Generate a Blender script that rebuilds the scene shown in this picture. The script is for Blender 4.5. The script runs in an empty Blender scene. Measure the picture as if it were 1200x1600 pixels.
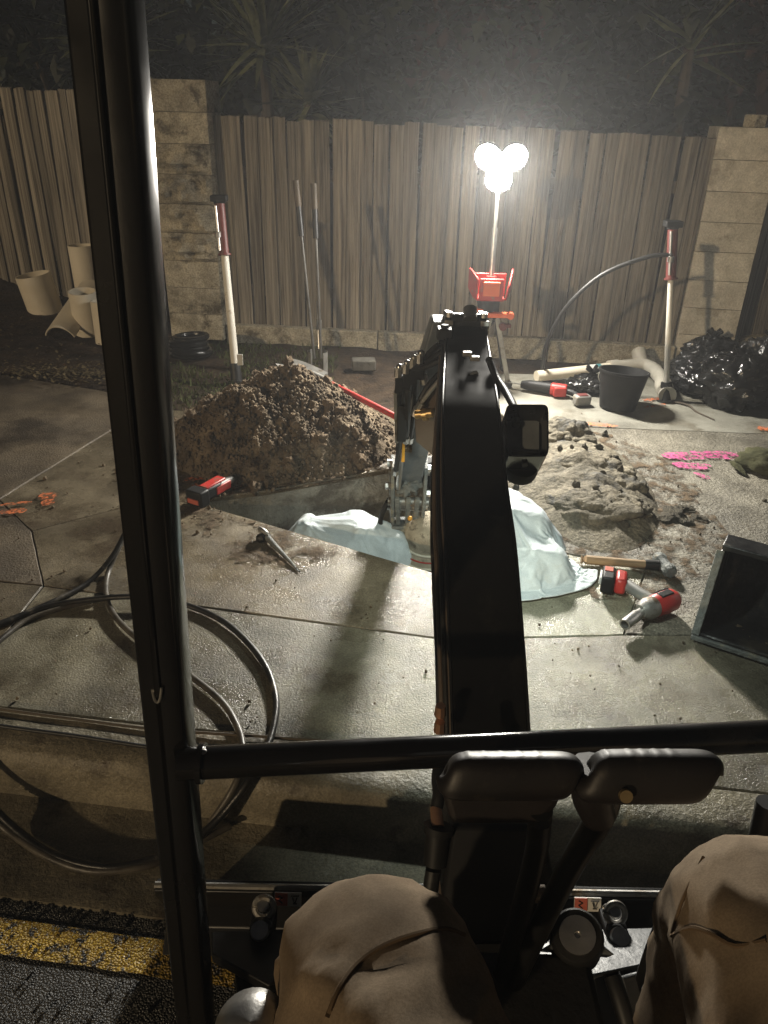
import bpy, bmesh, math, random
from mathutils import Vector, Matrix, noise
from mathutils.geometry import tessellate_polygon
from mathutils.bvhtree import BVHTree
rad = math.radians
random.seed(7)
sc = bpy.context.scene
col = sc.collection

# ------------------------------------------------------------------ camera
FPX, CAMH, PITCH, ROLL = 1200.0, 1.6, rad(28), rad(1.5)
cP, sP, cR, sR = math.cos(PITCH), math.sin(PITCH), math.cos(ROLL), math.sin(ROLL)
cd = bpy.data.cameras.new('camera')
cam = bpy.data.objects.new('camera', cd)
col.objects.link(cam)
_dn = Vector((0, -sP, -cP)); _fw = Vector((0, cP, -sP)); _rt = Vector((1, 0, 0))
_cx = _rt * cR - _dn * sR
_cy = -(_rt * sR + _dn * cR)
cam.matrix_world = Matrix(((_cx.x, _cy.x, -_fw.x, 0), (_cx.y, _cy.y, -_fw.y, 0), (_cx.z, _cy.z, -_fw.z, CAMH), (0, 0, 0, 1)))
cd.sensor_fit = 'AUTO'; cd.sensor_width = 36; cd.lens = 36 * FPX / 1600
cd.clip_start = 0.02; cd.clip_end = 500
sc.camera = cam

# ------------------------------------------------------------------ world, sun, exposure
SUN_EL, SUN_AZ = rad(15), rad(-36)      # dim warm street light, from behind and a little to the left
w = bpy.data.worlds.new('World'); sc.world = w; w.use_nodes = True
nt = w.node_tree; bg = nt.nodes['Background']
sky = nt.nodes.new('ShaderNodeTexSky'); sky.sky_type = 'NISHITA'; sky.sun_disc = False
sky.sun_elevation = SUN_EL; sky.sun_rotation = math.pi + SUN_AZ
nt.links.new(sky.outputs[0], bg.inputs[0]); bg.inputs[1].default_value = 0.0016
sl = bpy.data.lights.new('sun', 'SUN'); sl.energy = 0.49; sl.angle = rad(1.2); sl.color = (1.0, 0.76, 0.47)
so = bpy.data.objects.new('sun', sl); col.objects.link(so)
sdir = Vector((math.sin(SUN_AZ) * math.cos(SUN_EL), -math.cos(SUN_AZ) * math.cos(SUN_EL), math.sin(SUN_EL)))
so.rotation_euler = sdir.to_track_quat('Z', 'Y').to_euler(); so.location = sdir * 20
LAMP = 740.0                              # tower light radiance
BOOM_LAMP = 235.0                         # work light under the boom
GLARE_HAZE = 0.006  # density of the air volume added for the lamp halo
vs = sc.view_settings
vs.view_transform = 'Standard'; vs.look = 'None'; vs.exposure = 1.0; vs.gamma = 1.0; vs.use_curve_mapping = False
sc.cycles.use_denoising = True
sc.cycles.max_bounces = 6; sc.cycles.volume_bounces = 0
sc.cycles.sample_clamp_indirect = 4.0

# ------------------------------------------------------------------ photograph-to-place helpers (for measuring)
def ray(x, y):
    a, b = x - 600, y - 800
    u, v = (a * cR + b * sR) / FPX, (-a * sR + b * cR) / FPX
    return Vector((u, cP - v * sP, -sP - v * cP))
CAMP = Vector((0, 0, CAMH))
def G(x, y, z=0.0):
    d = ray(x, y); return CAMP + d * ((z - CAMH) / d.z)
def A(x, y, Y):
    d = ray(x, y); return CAMP + d * (Y / d.y)
def D(x, y, Z): return CAMP + ray(x, y) * Z
def V(*a): return Vector(a)

# ------------------------------------------------------------------ materials
MATS = {}
def mat(name, c1, c2=None, rough=0.6, rough2=None, scale=8, detail=6, metal=0.0, bump=0.0, bscale=40, bdist=0.01,
        stretch=None, rnd=0.0, spots=None, spot_scale=20, spot_lo=0.55, spot_hi=0.65, emit=None, voro=False, coat=0.0, spec=0.5, fine=None, macro=None):
    m = bpy.data.materials.new(name); m.use_nodes = True
    n, l = m.node_tree.nodes, m.node_tree.links
    b = n['Principled BSDF']
    b.inputs['Roughness'].default_value = rough; b.inputs['Metallic'].default_value = metal
    b.inputs['Specular IOR Level'].default_value = spec
    if coat: b.inputs['Coat Weight'].default_value = coat; b.inputs['Coat Roughness'].default_value = 0.08
    if emit:
        b.inputs['Emission Color'].default_value = (*emit[0], 1); b.inputs['Emission Strength'].default_value = emit[1]
    tc = n.new('ShaderNodeTexCoord'); mp = n.new('ShaderNodeMapping')
    l.new(tc.outputs['Object'], mp.inputs[0])
    if stretch: mp.inputs['Scale'].default_value = stretch
    co = mp.outputs[0]
    if rnd:
        oi = n.new('ShaderNodeObjectInfo'); vm = n.new('ShaderNodeVectorMath'); vm.operation = 'ADD'
        sc_ = n.new('ShaderNodeMath'); sc_.operation = 'MULTIPLY'; sc_.inputs[1].default_value = 37.0
        l.new(oi.outputs['Random'], sc_.inputs[0]); l.new(co, vm.inputs[0]); l.new(sc_.outputs[0], vm.inputs[1]); co = vm.outputs[0]
    def nz(s, d=6, r=0.6):
        t = n.new('ShaderNodeTexNoise'); t.inputs['Scale'].default_value = s; t.inputs['Detail'].default_value = d
        t.inputs['Roughness'].default_value = r; l.new(co, t.inputs['Vector']); return t
    def ramp(src, p0, p1, a, c):
        r = n.new('ShaderNodeValToRGB'); r.color_ramp.elements[0].position = p0; r.color_ramp.elements[1].position = p1
        r.color_ramp.elements[0].color = a; r.color_ramp.elements[1].color = c; l.new(src, r.inputs[0]); return r
    t1 = nz(scale, detail)
    c2 = c2 or c1
    cr = ramp(t1.outputs['Fac'], 0.35, 0.68, (*c1, 1), (*c2, 1)); cur = cr.outputs[0]
    if spots:
        t2 = nz(spot_scale, 5, 0.65); r2 = ramp(t2.outputs['Fac'], spot_lo, spot_hi, (0, 0, 0, 1), (1, 1, 1, 1))
        mx = n.new('ShaderNodeMix'); mx.data_type = 'RGBA'; l.new(r2.outputs[0], mx.inputs[0]); l.new(cur, mx.inputs[6])
        mx.inputs[7].default_value = (*spots, 1); cur = mx.outputs[2]
    for lay in (fine, macro):                # fine speckle and broad stains
        if not lay: continue
        tf = nz(lay[0], 3 if lay is fine else 5, .6); mf = n.new('ShaderNodeMapRange'); mf.inputs[1].default_value = .36; mf.inputs[2].default_value = .64
        mf.inputs[3].default_value = lay[1]; mf.inputs[4].default_value = lay[2]; l.new(tf.outputs['Fac'], mf.inputs[0])
        mu = n.new('ShaderNodeVectorMath'); mu.operation = 'SCALE'; l.new(cur, mu.inputs[0]); l.new(mf.outputs[0], mu.inputs['Scale']); cur = mu.outputs[0]
    if rnd:
        mr = n.new('ShaderNodeMapRange'); mr.inputs[3].default_value = 1 - rnd; mr.inputs[4].default_value = 1 + rnd
        l.new(oi.outputs['Random'], mr.inputs[0]); mu = n.new('ShaderNodeVectorMath'); mu.operation = 'SCALE'
        l.new(cur, mu.inputs[0]); l.new(mr.outputs[0], mu.inputs['Scale']); cur = mu.outputs[0]
    l.new(cur, b.inputs['Base Color'])
    if rough2 is not None:
        t3 = nz(scale * 0.6 + 1.3, 4); mr = n.new('ShaderNodeMapRange'); mr.inputs[1].default_value = 0.38; mr.inputs[2].default_value = 0.65
        mr.inputs[3].default_value = rough; mr.inputs[4].default_value = rough2
        l.new(t3.outputs['Fac'], mr.inputs[0]); l.new(mr.outputs[0], b.inputs['Roughness'])
    if bump:
        bp = n.new('ShaderNodeBump'); bp.inputs['Strength'].default_value = bump; bp.inputs['Distance'].default_value = bdist
        if voro:
            t4 = n.new('ShaderNodeTexVoronoi'); t4.inputs['Scale'].default_value = bscale; l.new(co, t4.inputs['Vector'])
            t5 = nz(bscale * 0.35, 4); ad = n.new('ShaderNodeMath'); ad.operation = 'SUBTRACT'
            l.new(t5.outputs['Fac'], ad.inputs[0]); l.new(t4.outputs['Distance'], ad.inputs[1]); l.new(ad.outputs[0], bp.inputs['Height'])
        else:
            t4 = nz(bscale, 5, 0.65); l.new(t4.outputs['Fac'], bp.inputs['Height'])
        l.new(bp.outputs[0], b.inputs['Normal'])
    MATS[name] = m
    return m
M = MATS
# ground
mat('concrete', (.092, .074, .048), (.225, .188, .128), rough=.13, rough2=.48, scale=5.5, bump=.9, bscale=160, bdist=.0034, spots=(.075, .056, .036), spot_scale=3.2, spot_lo=.54, spot_hi=.66, rnd=.10, detail=10, fine=(170, .70, 1.28), macro=(1.1, .62, 1.15))
mat('concrete_lamplit', (.19, .185, .13), (.40, .385, .285), rough=.14, rough2=.46, scale=7, bump=.9, bscale=150, bdist=.004, spots=(.10, .085, .055), spot_scale=5, spot_lo=.57, spot_hi=.70, detail=10, fine=(150, .68, 1.25), macro=(1.3, .70, 1.12))  # greenish lamp light put into the colour: same concrete, lighter and greener
mat('concrete_front', (.112, .098, .067), (.285, .26, .188), rough=.13, rough2=.47, scale=5.5, bump=.9, bscale=155, bdist=.0037, spots=(.085, .068, .044), spot_scale=3.6, spot_lo=.55, spot_hi=.68, detail=10, fine=(160, .70, 1.26), macro=(1.1, .62, 1.15))
mat('concrete_dark', (.075, .058, .038), (.165, .132, .09), rough=.45, rough2=.7, scale=4, bump=1.0, bscale=100, bdist=.006, spots=(.04, .03, .02), spot_scale=2.2, spot_lo=.5, spot_hi=.66, detail=10, fine=(160, .72, 1.3), macro=(.9, .6, 1.15))
mat('concrete_rough', (.11, .098, .072), (.25, .23, .18), rough=.45, rough2=.75, scale=6, bump=1.0, bscale=55, bdist=.011, spots=(.42, .40, .33), spot_scale=85, spot_lo=.63, spot_hi=.70, detail=10, fine=(120, .6, 1.4), macro=(1.4, .6, 1.15))
mat('concrete_grey', (.18, .172, .14), (.29, .28, .235), rough=.5, rough2=.7, scale=5, bump=.5, bscale=90, bdist=.005, spots=(.11, .095, .065), spot_scale=3, spot_lo=.56, spot_hi=.70, detail=9, fine=(180, .8, 1.18), macro=(1.2, .7, 1.12))
mat('kerb_concrete', (.17, .148, .10), (.30, .262, .185), rough=.3, rough2=.65, scale=6, bump=.8, bscale=60, bdist=.007, spots=(.085, .065, .042), spot_scale=7, spot_lo=.58, spot_hi=.69, detail=10, fine=(170, .75, 1.22), macro=(1.5, .6, 1.15))
mat('asphalt', (.028, .027, .025), (.06, .058, .052), rough=.28, rough2=.5, scale=14, bump=1.0, bscale=200, bdist=.008, voro=True, fine=(260, .5, 1.7))
mat('yellow_paint', (.42, .26, .025), (.56, .36, .04), rough=.32, rough2=.5, scale=20, bump=1.0, bscale=170, bdist=.008, voro=True, fine=(200, .6, 1.25), spots=(.035, .032, .028), spot_scale=42, spot_lo=.52, spot_hi=.60, macro=(6, .6, 1.1))
mat('soil', (.08, .060, .040), (.235, .182, .122), rough=.95, scale=9, bump=1.0, bscale=55, bdist=.015, spots=(.045, .03, .018), spot_scale=16, spec=.2)
mat('garden_soil', (.022, .015, .010), (.06, .04, .024), rough=.95, scale=9, bump=1.0, bscale=30, bdist=.02, spec=.2)
mat('clod', (.10, .072, .045), (.29, .215, .14), rough=.95, scale=14, bump=.9, bscale=60, bdist=.008, rnd=.25, spec=.2)
mat('clay', (.09, .080, .058), (.205, .178, .128), rough=.8, scale=7, bump=1.0, bscale=34, bdist=.016, spots=(.065, .062, .055), spot_scale=6, rnd=.15, spec=.25, fine=(70, .7, 1.3))
mat('pit_clay', (.10, .095, .075), (.22, .205, .165), rough=.5, rough2=.8, scale=5, bump=1.0, bscale=22, bdist=.03, spots=(.06, .05, .035), spot_scale=4)
mat('grass', (.035, .045, .012), (.075, .085, .03), rough=.8, scale=4, rnd=.2, spec=.2)
mat('litter', (.06, .045, .022), (.17, .13, .07), rough=.9, scale=30, spec=.2)
mat('orange_paint', (.55, .13, .04), (.68, .20, .07), rough=.75, scale=12, bump=.6, bscale=90, bdist=.004)
mat('pink_paint', (.42, .06, .19), (.58, .10, .27), rough=.75, scale=12, bump=.6, bscale=90, bdist=.004)
for nm in ('orange_paint', 'pink_paint'):     # worn paint: bare concrete shows through in flecks
    m = M[nm]; n, l = m.node_tree.nodes, m.node_tree.links
    tcs = [x for x in n if x.type == 'TEX_COORD'][0]
    t = n.new('ShaderNodeTexNoise'); t.inputs['Scale'].default_value = 55; t.inputs['Detail'].default_value = 7; l.new(tcs.outputs['Object'], t.inputs['Vector'])
    r = n.new('ShaderNodeValToRGB'); r.color_ramp.elements[0].position = .40; r.color_ramp.elements[1].position = .60; l.new(t.outputs['Fac'], r.inputs[0])
    l.new(r.outputs[0], n['Principled BSDF'].inputs['Alpha'])
# fence and masonry
mat('paling', (.125, .110, .090), (.40, .362, .298), rough=.85, scale=2.6, stretch=(20, 20, .8), bump=1.0, bscale=6, bdist=.009, rnd=.30, spots=(.045, .034, .024), spot_scale=1.7, spot_lo=.58, spot_hi=.70, detail=10, spec=.2, macro=(.35, .65, 1.12))
mat('rail_wood', (.14, .115, .08), (.22, .18, .13), rough=.85, scale=3, stretch=(1, 12, 12), bump=.5, bscale=8, spec=.25)
mat('block_stone', (.26, .235, .175), (.52, .475, .37), rough=.9, scale=9, bump=1.0, bscale=38, bdist=.016, rnd=.15, spots=(.11, .095, .065), spot_scale=6, spec=.2, fine=(90, .7, 1.25))
mat('pale_block', (.46, .43, .36), (.62, .585, .50), rough=.9, scale=9, bump=.8, bscale=60, bdist=.008, rnd=.06, spots=(.33, .30, .24), spot_scale=3.5, spec=.2, fine=(90, .85, 1.12))
mat('mortar', (.045, .041, .033), (.10, .092, .075), rough=.9, scale=12, bump=.5)
# vegetation
mat('leaf_dark', (.004, .006, .003), (.048, .058, .024), rough=.6, scale=1.5, detail=3, rnd=.2, spec=.3)
mat('leaf_red', (.008, .004, .004), (.07, .025, .02), rough=.6, scale=1.6, detail=3, spec=.3)
mat('yucca', (.07, .08, .035), (.17, .18, .09), rough=.5, scale=5, rnd=.3, spec=.35)
mat('bark', (.05, .04, .03), (.09, .07, .05), rough=.9, scale=10, bump=.6)
# machine
mat('black_paint', (.0055, .0055, .006), (.010, .010, .0105), rough=.38, rough2=.55, scale=5, bump=.06, bscale=120, bdist=.002)
mat('boom_black', (.006, .006, .0065), (.011, .0105, .010), rough=.7, rough2=.85, scale=5, spec=.05, spots=(.022, .020, .017), spot_scale=9, spot_lo=.56, spot_hi=.75)
mat('gloss_black', (.005, .0045, .0045), (.009, .008, .0075), rough=.15, rough2=.3, scale=4, coat=.2)
mat('bucket_black', (.010, .010, .011), (.02, .02, .02), rough=.3, rough2=.55, scale=7, bump=.5, bscale=30, bdist=.008, spots=(.075, .062, .043), spot_scale=7, spot_lo=.54, spot_hi=.70)
mat('brown_side', (.085, .062, .045), (.13, .10, .075), rough=.42, rough2=.6, scale=6, bump=.15, bscale=60, spots=(.04, .03, .025), spot_scale=8)
mat('rubber', (.008, .008, .008), (.014, .0135, .013), rough=.5, scale=20, bump=.15, bscale=80)
mat('hose_dusty', (.010, .0095, .009), (.026, .024, .021), rough=.35, scale=18, bump=.2, bscale=60, spots=(.20, .18, .14), spot_scale=9, spot_lo=.58, spot_hi=.72)
mat('hose_pale', (.035, .03, .024), (.12, .105, .08), rough=.4, scale=14, bump=.2, bscale=60, spots=(.05, .04, .03), spot_scale=8, spot_lo=.55, spot_hi=.7)
mat('steel', (.45, .44, .42), (.6, .59, .57), rough=.28, rough2=.45, scale=20, metal=.9, bump=.1)
mat('dull_steel', (.26, .25, .235), (.38, .37, .34), rough=.4, rough2=.6, scale=15, metal=.7, bump=.2, spots=(.12, .085, .05), spot_scale=10)
mat('arm_grey', (.085, .095, .10), (.14, .15, .155), rough=.35, rough2=.55, scale=8, bump=.2, spots=(.20, .18, .14), spot_scale=12, spot_lo=.6, spot_hi=.72)
mat('muddy_steel', (.10, .11, .11), (.22, .225, .205), rough=.5, rough2=.75, scale=14, bump=1.0, bscale=35, bdist=.015, spots=(.28, .25, .18), spot_scale=12)
mat('dark_steel', (.06, .058, .054), (.12, .115, .105), rough=.45, metal=.6, scale=15)
mat('brass', (.50, .35, .16), (.62, .46, .24), rough=.3, metal=.9, scale=20)
mat('copper', (.55, .30, .18), (.65, .38, .25), rough=.35, metal=.8, scale=20)
mat('orange_strip', (.75, .36, .04), rough=.5)
mat('yellow_dull', (.30, .27, .07), (.2, .18, .05), rough=.6, scale=40)
mat('sticker_red', (.50, .11, .07), (.55, .15, .10), rough=.45)
mat('sticker_white', (.62, .60, .55), (.7, .68, .62), rough=.45)
mat('ink', (.03, .025, .02), rough=.5)
mat('grip', (.008, .007, .007), (.016, .012, .011), rough=.38, rough2=.55, scale=8, bump=.25, bscale=150, bdist=.001, spots=(.04, .033, .026), spot_scale=28, spot_lo=.58, spot_hi=.78)
mat('floor_mat', (.012, .012, .012), (.02, .019, .018), rough=.7, scale=10, bump=.3)
# things
mat('white_pvc', (.66, .60, .48), (.74, .68, .56), rough=.4, scale=5, spots=(.4, .33, .22), spot_scale=5, spot_lo=.62, spot_hi=.75)
mat('grey_pvc', (.33, .31, .26), (.48, .45, .38), rough=.55, scale=7, spots=(.16, .13, .09), spot_scale=7, spot_lo=.52, spot_hi=.68)
mat('white_sheet', (.55, .62, .65), (.64, .70, .71), rough=.5, scale=4, bump=.3, bscale=6, bdist=.02, spots=(.50, .47, .38), spot_scale=3, spot_lo=.62, spot_hi=.82, fine=(240, .92, 1.05))
mat('red_plastic', (.36, .024, .02), (.46, .036, .03), rough=.4, scale=8, spots=(.20, .13, .09), spot_scale=22, spot_lo=.55, spot_hi=.70)
mat('orange_plastic', (.72, .13, .045), (.8, .17, .06), rough=.45, scale=8)
mat('dark_red', (.085, .018, .016), (.14, .028, .022), rough=.5, scale=9, bump=.2)
mat('black_plastic', (.007, .007, .007), (.013, .013, .013), rough=.55, scale=10, spec=.3)
mat('grey_plastic', (.16, .155, .145), (.24, .23, .21), rough=.5, scale=10, spots=(.32, .29, .23), spot_scale=16)
mat('bin_bag', (.010, .010, .010), (.014, .014, .014), rough=.12, rough2=.22, scale=6, bump=.5, bscale=12, bdist=.02)
mat('label_white', (.6, .6, .58), (.68, .67, .63), rough=.5)
mat('label_teal', (.06, .22, .24), rough=.5)
mat('pole_white', (.55, .52, .45), (.68, .65, .57), rough=.4, rough2=.55, scale=8, spots=(.25, .17, .10), spot_scale=8, spot_lo=.6, spot_hi=.7)
mat('handle_wood', (.25, .16, .08), (.38, .26, .14), rough=.55, scale=4, stretch=(1.5, 12, 12), bump=.3, bscale=10)
mat('ash_wood', (.06, .045, .027), (.10, .075, .047), rough=.6, scale=4, bump=.2)
mat('olive_cloth', (.03, .031, .013), (.065, .064, .03), rough=.9, scale=14, bump=.6, bscale=60, spec=.2)
mat('trousers', (.22, .163, .108), (.37, .285, .195), rough=.92, scale=6, bump=.22, bscale=210, bdist=.0012, spots=(.14, .095, .058), spot_scale=5, spot_lo=.52, spot_hi=.72, spec=.12, fine=(420, .88, 1.10), macro=(7, .75, 1.1))
mat('seam', (.13, .09, .055), rough=.95, spec=.1)
mat('shirt_tan', (.36, .27, .18), (.46, .36, .25), rough=.9, scale=10, bump=.5, bscale=60, spec=.15)
mat('hat_felt', (.26, .23, .175), (.44, .39, .30), rough=.95, scale=16, bump=.8, bscale=120, bdist=.004, spots=(.15, .13, .10), spot_scale=28, spec=.1)
mat('hat_trim', (.62, .58, .47), (.7, .66, .55), rough=.85, scale=8)
mat('skin', (.42, .25, .17), (.48, .30, .21), rough=.55, scale=12)
mat('hair', (.03, .02, .012), rough=.7)
mat('boot', (.05, .035, .022), (.09, .065, .04), rough=.7, scale=10, bump=.3)
mat('lens', (.9, .9, .88), rough=.3, emit=((1.0, .95, .85), LAMP))

mat('lens_cool', (.9, .9, .9), rough=.3, emit=((.88, 1.0, .90), BOOM_LAMP))
# ------------------------------------------------------------------ mesh builder
def basis(d):
    d = d.normalized(); up = V(0, 0, 1) if abs(d.z) < .95 else V(0, 1, 0)
    x = d.cross(up).normalized(); y = x.cross(d).normalized(); return x, y
def smooth_path(pts, k=6):
    pts = [Vector(p) for p in pts]
    if len(pts) < 3: return pts
    P = [pts[0] * 2 - pts[1]] + pts + [pts[-1] * 2 - pts[-2]]; out = []
    for i in range(1, len(P) - 2):
        a, b, c, d = P[i - 1], P[i], P[i + 1], P[i + 2]
        for j in range(k):
            t = j / k
            out.append(.5 * ((2 * b) + (c - a) * t + (2 * a - 5 * b + 4 * c - d) * t * t + (3 * b - a - 3 * c + d) * t ** 3))
    out.append(pts[-1]); return out
class MB:
    def __init__(s): s.v = []; s.f = []
    def add(s, vs, fs):
        o = len(s.v); s.v += [Vector(x) for x in vs]; s.f += [tuple(i + o for i in f) for f in fs]; return s
    def box(s, c, size, R=None):
        c = Vector(c); h = Vector(size) / 2; vs = []
        for z in (-1, 1):
            for x, y in ((-1, -1), (1, -1), (1, 1), (-1, 1)):
                p = V(x * h.x, y * h.y, z * h.z); vs.append(c + (R @ p if R else p))
        return s.add(vs, [(3, 2, 1, 0), (4, 5, 6, 7), (0, 1, 5, 4), (1, 2, 6, 5), (2, 3, 7, 6), (3, 0, 4, 7)])
    def bar(s, p0, p1, wx, wy, up=None):
        p0, p1 = Vector(p0), Vector(p1); d = (p1 - p0).normalized()
        if up is None: x, y = basis(d)
        else: x = d.cross(Vector(up)).normalized(); y = x.cross(d).normalized()
        vs = [p + x * a * wx / 2 + y * b * wy / 2 for p in (p0, p1) for a, b in ((-1, -1), (1, -1), (1, 1), (-1, 1))]
        return s.add(vs, [(3, 2, 1, 0), (4, 5, 6, 7), (0, 1, 5, 4), (1, 2, 6, 5), (2, 3, 7, 6), (3, 0, 4, 7)])
    def cyl(s, p0, p1, r0, r1=None, n=14):
        r1 = r0 if r1 is None else r1
        p0, p1 = Vector(p0), Vector(p1); x, y = basis(p1 - p0); vs = []
        for p, r in ((p0, r0), (p1, r1)):
            vs += [p + x * math.cos(t * 2 * math.pi / n) * r + y * math.sin(t * 2 * math.pi / n) * r for t in range(n)]
        fs = [(i, (i + 1) % n, n + (i + 1) % n, n + i) for i in range(n)]
        fs += [tuple(range(n - 1, -1, -1)), tuple(range(n, 2 * n))]
        return s.add(vs, fs)
    def tube(s, pts, r, n=10, sm=6, closed=False):
        pts = smooth_path(pts, sm) if sm else [Vector(p) for p in pts]
        N = len(pts); rs = r if isinstance(r, (list, tuple)) else [r] * N
        if len(rs) != N: rs = [rs[0] + (rs[-1] - rs[0]) * i / (N - 1) for i in range(N)]
        o = len(s.v); px = None
        for i, p in enumerate(pts):
            d = (pts[min(i + 1, N - 1)] - pts[max(i - 1, 0)])
            d = d.normalized() if d.length > 1e-9 else V(0, 0, 1)
            if px is None: x, y = basis(d)
            else:
                x = (px - d * px.dot(d)).normalized(); y = d.cross(x)
            px = x
            for t in range(n):
                a = t * 2 * math.pi / n; s.v.append(p + (x * math.cos(a) + y * math.sin(a)) * rs[i])
        for i in range(N - 1):
            for t in range(n):
                s.f.append((o + i * n + t, o + i * n + (t + 1) % n, o + (i + 1) * n + (t + 1) % n, o + (i + 1) * n + t))
        s.f.append(tuple(o + t for t in range(n - 1, -1, -1))); s.f.append(tuple(o + (N - 1) * n + t for t in range(n)))
        return s
    def lathe(s, prof, c=(0, 0, 0), axis=(0, 0, 1), n=20, squash=1.0):
        c = Vector(c); ax = Vector(axis).normalized(); x, y = basis(ax); o = len(s.v)
        for r, h in prof:
            for t in range(n):
                a = t * 2 * math.pi / n; s.v.append(c + ax * h + (x * math.cos(a) + y * math.sin(a) * squash) * max(r, 1e-4))
        for i in range(len(prof) - 1):
            for t in range(n):
                s.f.append((o + i * n + t, o + i * n + (t + 1) % n, o + (i + 1) * n + (t + 1) % n, o + (i + 1) * n + t))
        return s
    def torus(s, c, axis, R, r, n=28, m=8, arc=1.0, start=0.0):
        x, y = basis(Vector(axis)); k = n if arc >= 1 else int(n * arc) + 1
        pts = [Vector(c) + (x * math.cos(start + t * 2 * math.pi * arc / (k - (arc < 1))) + y * math.sin(start + t * 2 * math.pi * arc / (k - (arc < 1)))) * R for t in range(k)]
        if arc >= 1: pts.append(pts[0].copy())
        return s.tube(pts, r, m, 0)
    def prism(s, poly, ext, n=None):            # polygon (3-D points) pushed along ext
        ext = Vector(ext); k = len(poly); vs = [Vector(p) for p in poly] + [Vector(p) + ext for p in poly]
        return s.add(vs, [tuple(range(k - 1, -1, -1)), tuple(range(k, 2 * k))] + [(i, (i + 1) % k, k + (i + 1) % k, k + i) for i in range(k)])
    def grid(s, fn, nu, nv, closed_u=False):
        o = len(s.v)
        for j in range(nv + 1):
            for i in range(nu + (0 if closed_u else 1)): s.v.append(Vector(fn(i / nu, j / nv)))
        W = nu if closed_u else nu + 1
        for j in range(nv):
            for i in range(nu):
                i2 = (i + 1) % W if closed_u else i + 1
                s.f.append((o + j * W + i, o + j * W + i2, o + (j + 1) * W + i2, o + (j + 1) * W + i))
        return s
    def ball(s, c, r, nu=14, nv=9, jit=0.0, freq=2.0, seed=0, scale=(1, 1, 1)):
        c = Vector(c)
        def fn(u, v):
            th = u * 2 * math.pi; ph = (v - .5) * math.pi * .998
            d = V(math.cos(th) * math.cos(ph), math.sin(th) * math.cos(ph), math.sin(ph))
            k = 1 + (jit * noise.fractal(d * freq + V(seed * 7.1, seed * 3.3, 0), .9, 2, 4) if jit else 0)
            return c + V(d.x * scale[0], d.y * scale[1], d.z * scale[2]) * r * k
        return s.grid(fn, nu, nv, True)
    def mesh(s, name, m, angle=38, flip=False):
        me = bpy.data.meshes.new(name); me.from_pydata(s.v, [], s.f)
        if m is not None: me.materials.append(m if not isinstance(m, str) else MATS[m])
        bm = bmesh.new(); bm.from_mesh(me); bmesh.ops.recalc_face_normals(bm, faces=bm.faces); bm.to_mesh(me); bm.free()
        me.polygons.foreach_set('use_smooth', [True] * len(me.polygons))
        me.set_sharp_from_angle(angle=rad(angle)); me.update(); return me
    def build(s, name, m, parent=None, bevel=0, angle=38, origin=False):
        off = V(0, 0, 0)
        if parent is not None and parent.get('_w'):
            off = Vector(parent['_w'])
            s.v = [v - off for v in s.v]
        elif origin:
            xs = [v.x for v in s.v]; ys = [v.y for v in s.v]; zs = [v.z for v in s.v]
            off = V((min(xs) + max(xs)) / 2, (min(ys) + max(ys)) / 2, min(zs)); s.v = [v - off for v in s.v]
        o = bpy.data.objects.new(name, s.mesh(name, m, angle)); col.objects.link(o)
        if parent is not None:
            o.parent = parent
            if parent.get('_w'): o['_w'] = parent['_w']
        elif origin: o.location = off
        if bevel:
            b = o.modifiers.new('bevel', 'BEVEL'); b.width = bevel; b.segments = 2; b.limit_method = 'ANGLE'; b.angle_limit = rad(40)
        return o
def tag(o, label=None, cat=None, group=None, kind=None):
    if label: o['label'] = label
    if cat: o['category'] = cat
    if group: o['group'] = group
    if kind: o['kind'] = kind
    return o
def thing(name, label, cat, base, group=None, kind=None):        # parts are given in world coordinates
    o = bpy.data.objects.new(name, None); col.objects.link(o); o.empty_display_size = .1
    o.location = base; o['_w'] = list(base)
    return tag(o, label, cat, group, kind)
def child(name, me, parent, loc, rot=(0, 0, 0), scale=(1, 1, 1)):   # child sharing a mesh; loc in world
    o = bpy.data.objects.new(name, me); col.objects.link(o); o.parent = parent
    off = Vector(parent['_w']) if parent.get('_w') else V(0, 0, 0)
    o.location = Vector(loc) - off; o.rotation_euler = rot; o.scale = scale; return o
def fbm(x, y, z=0, o=4): return noise.fractal(V(x, y, z), 1.0, 2.0, o)
def inside(p, poly):
    c = False; n = len(poly)
    for i in range(n):
        (x1, y1), (x2, y2) = poly[i], poly[(i + 1) % n]
        if (y1 > p[1]) != (y2 > p[1]) and p[0] < (x2 - x1) * (p[1] - y1) / (y2 - y1) + x1: c = not c
    return c
def inset(poly, d):
    n = len(poly); area = sum(poly[i][0] * poly[(i + 1) % n][1] - poly[(i + 1) % n][0] * poly[i][1] for i in range(n))
    if area < 0: poly = poly[::-1]
    out = []
    for i in range(n):
        p0, p1, p2 = Vector(poly[i - 1]), Vector(poly[i]), Vector(poly[(i + 1) % n])
        e1 = (p1 - p0).normalized(); e2 = (p2 - p1).normalized(); n1 = Vector((-e1.y, e1.x)); n2 = Vector((-e2.y, e2.x))
        b = (n1 + n2); b = b / max(.35, b.dot(n1)) if b.length > 1e-6 else n1
        out.append(p1 + b * d)
    return out

# ================================================================== GROUND
PIT = [(-.86, 3.06), (.40, 2.415), (.44, 2.80), (.52, 3.15), (.35, 3.60), (-.54, 3.17)]
def kerb_y(x): return 1.43 - .115 * x
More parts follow.
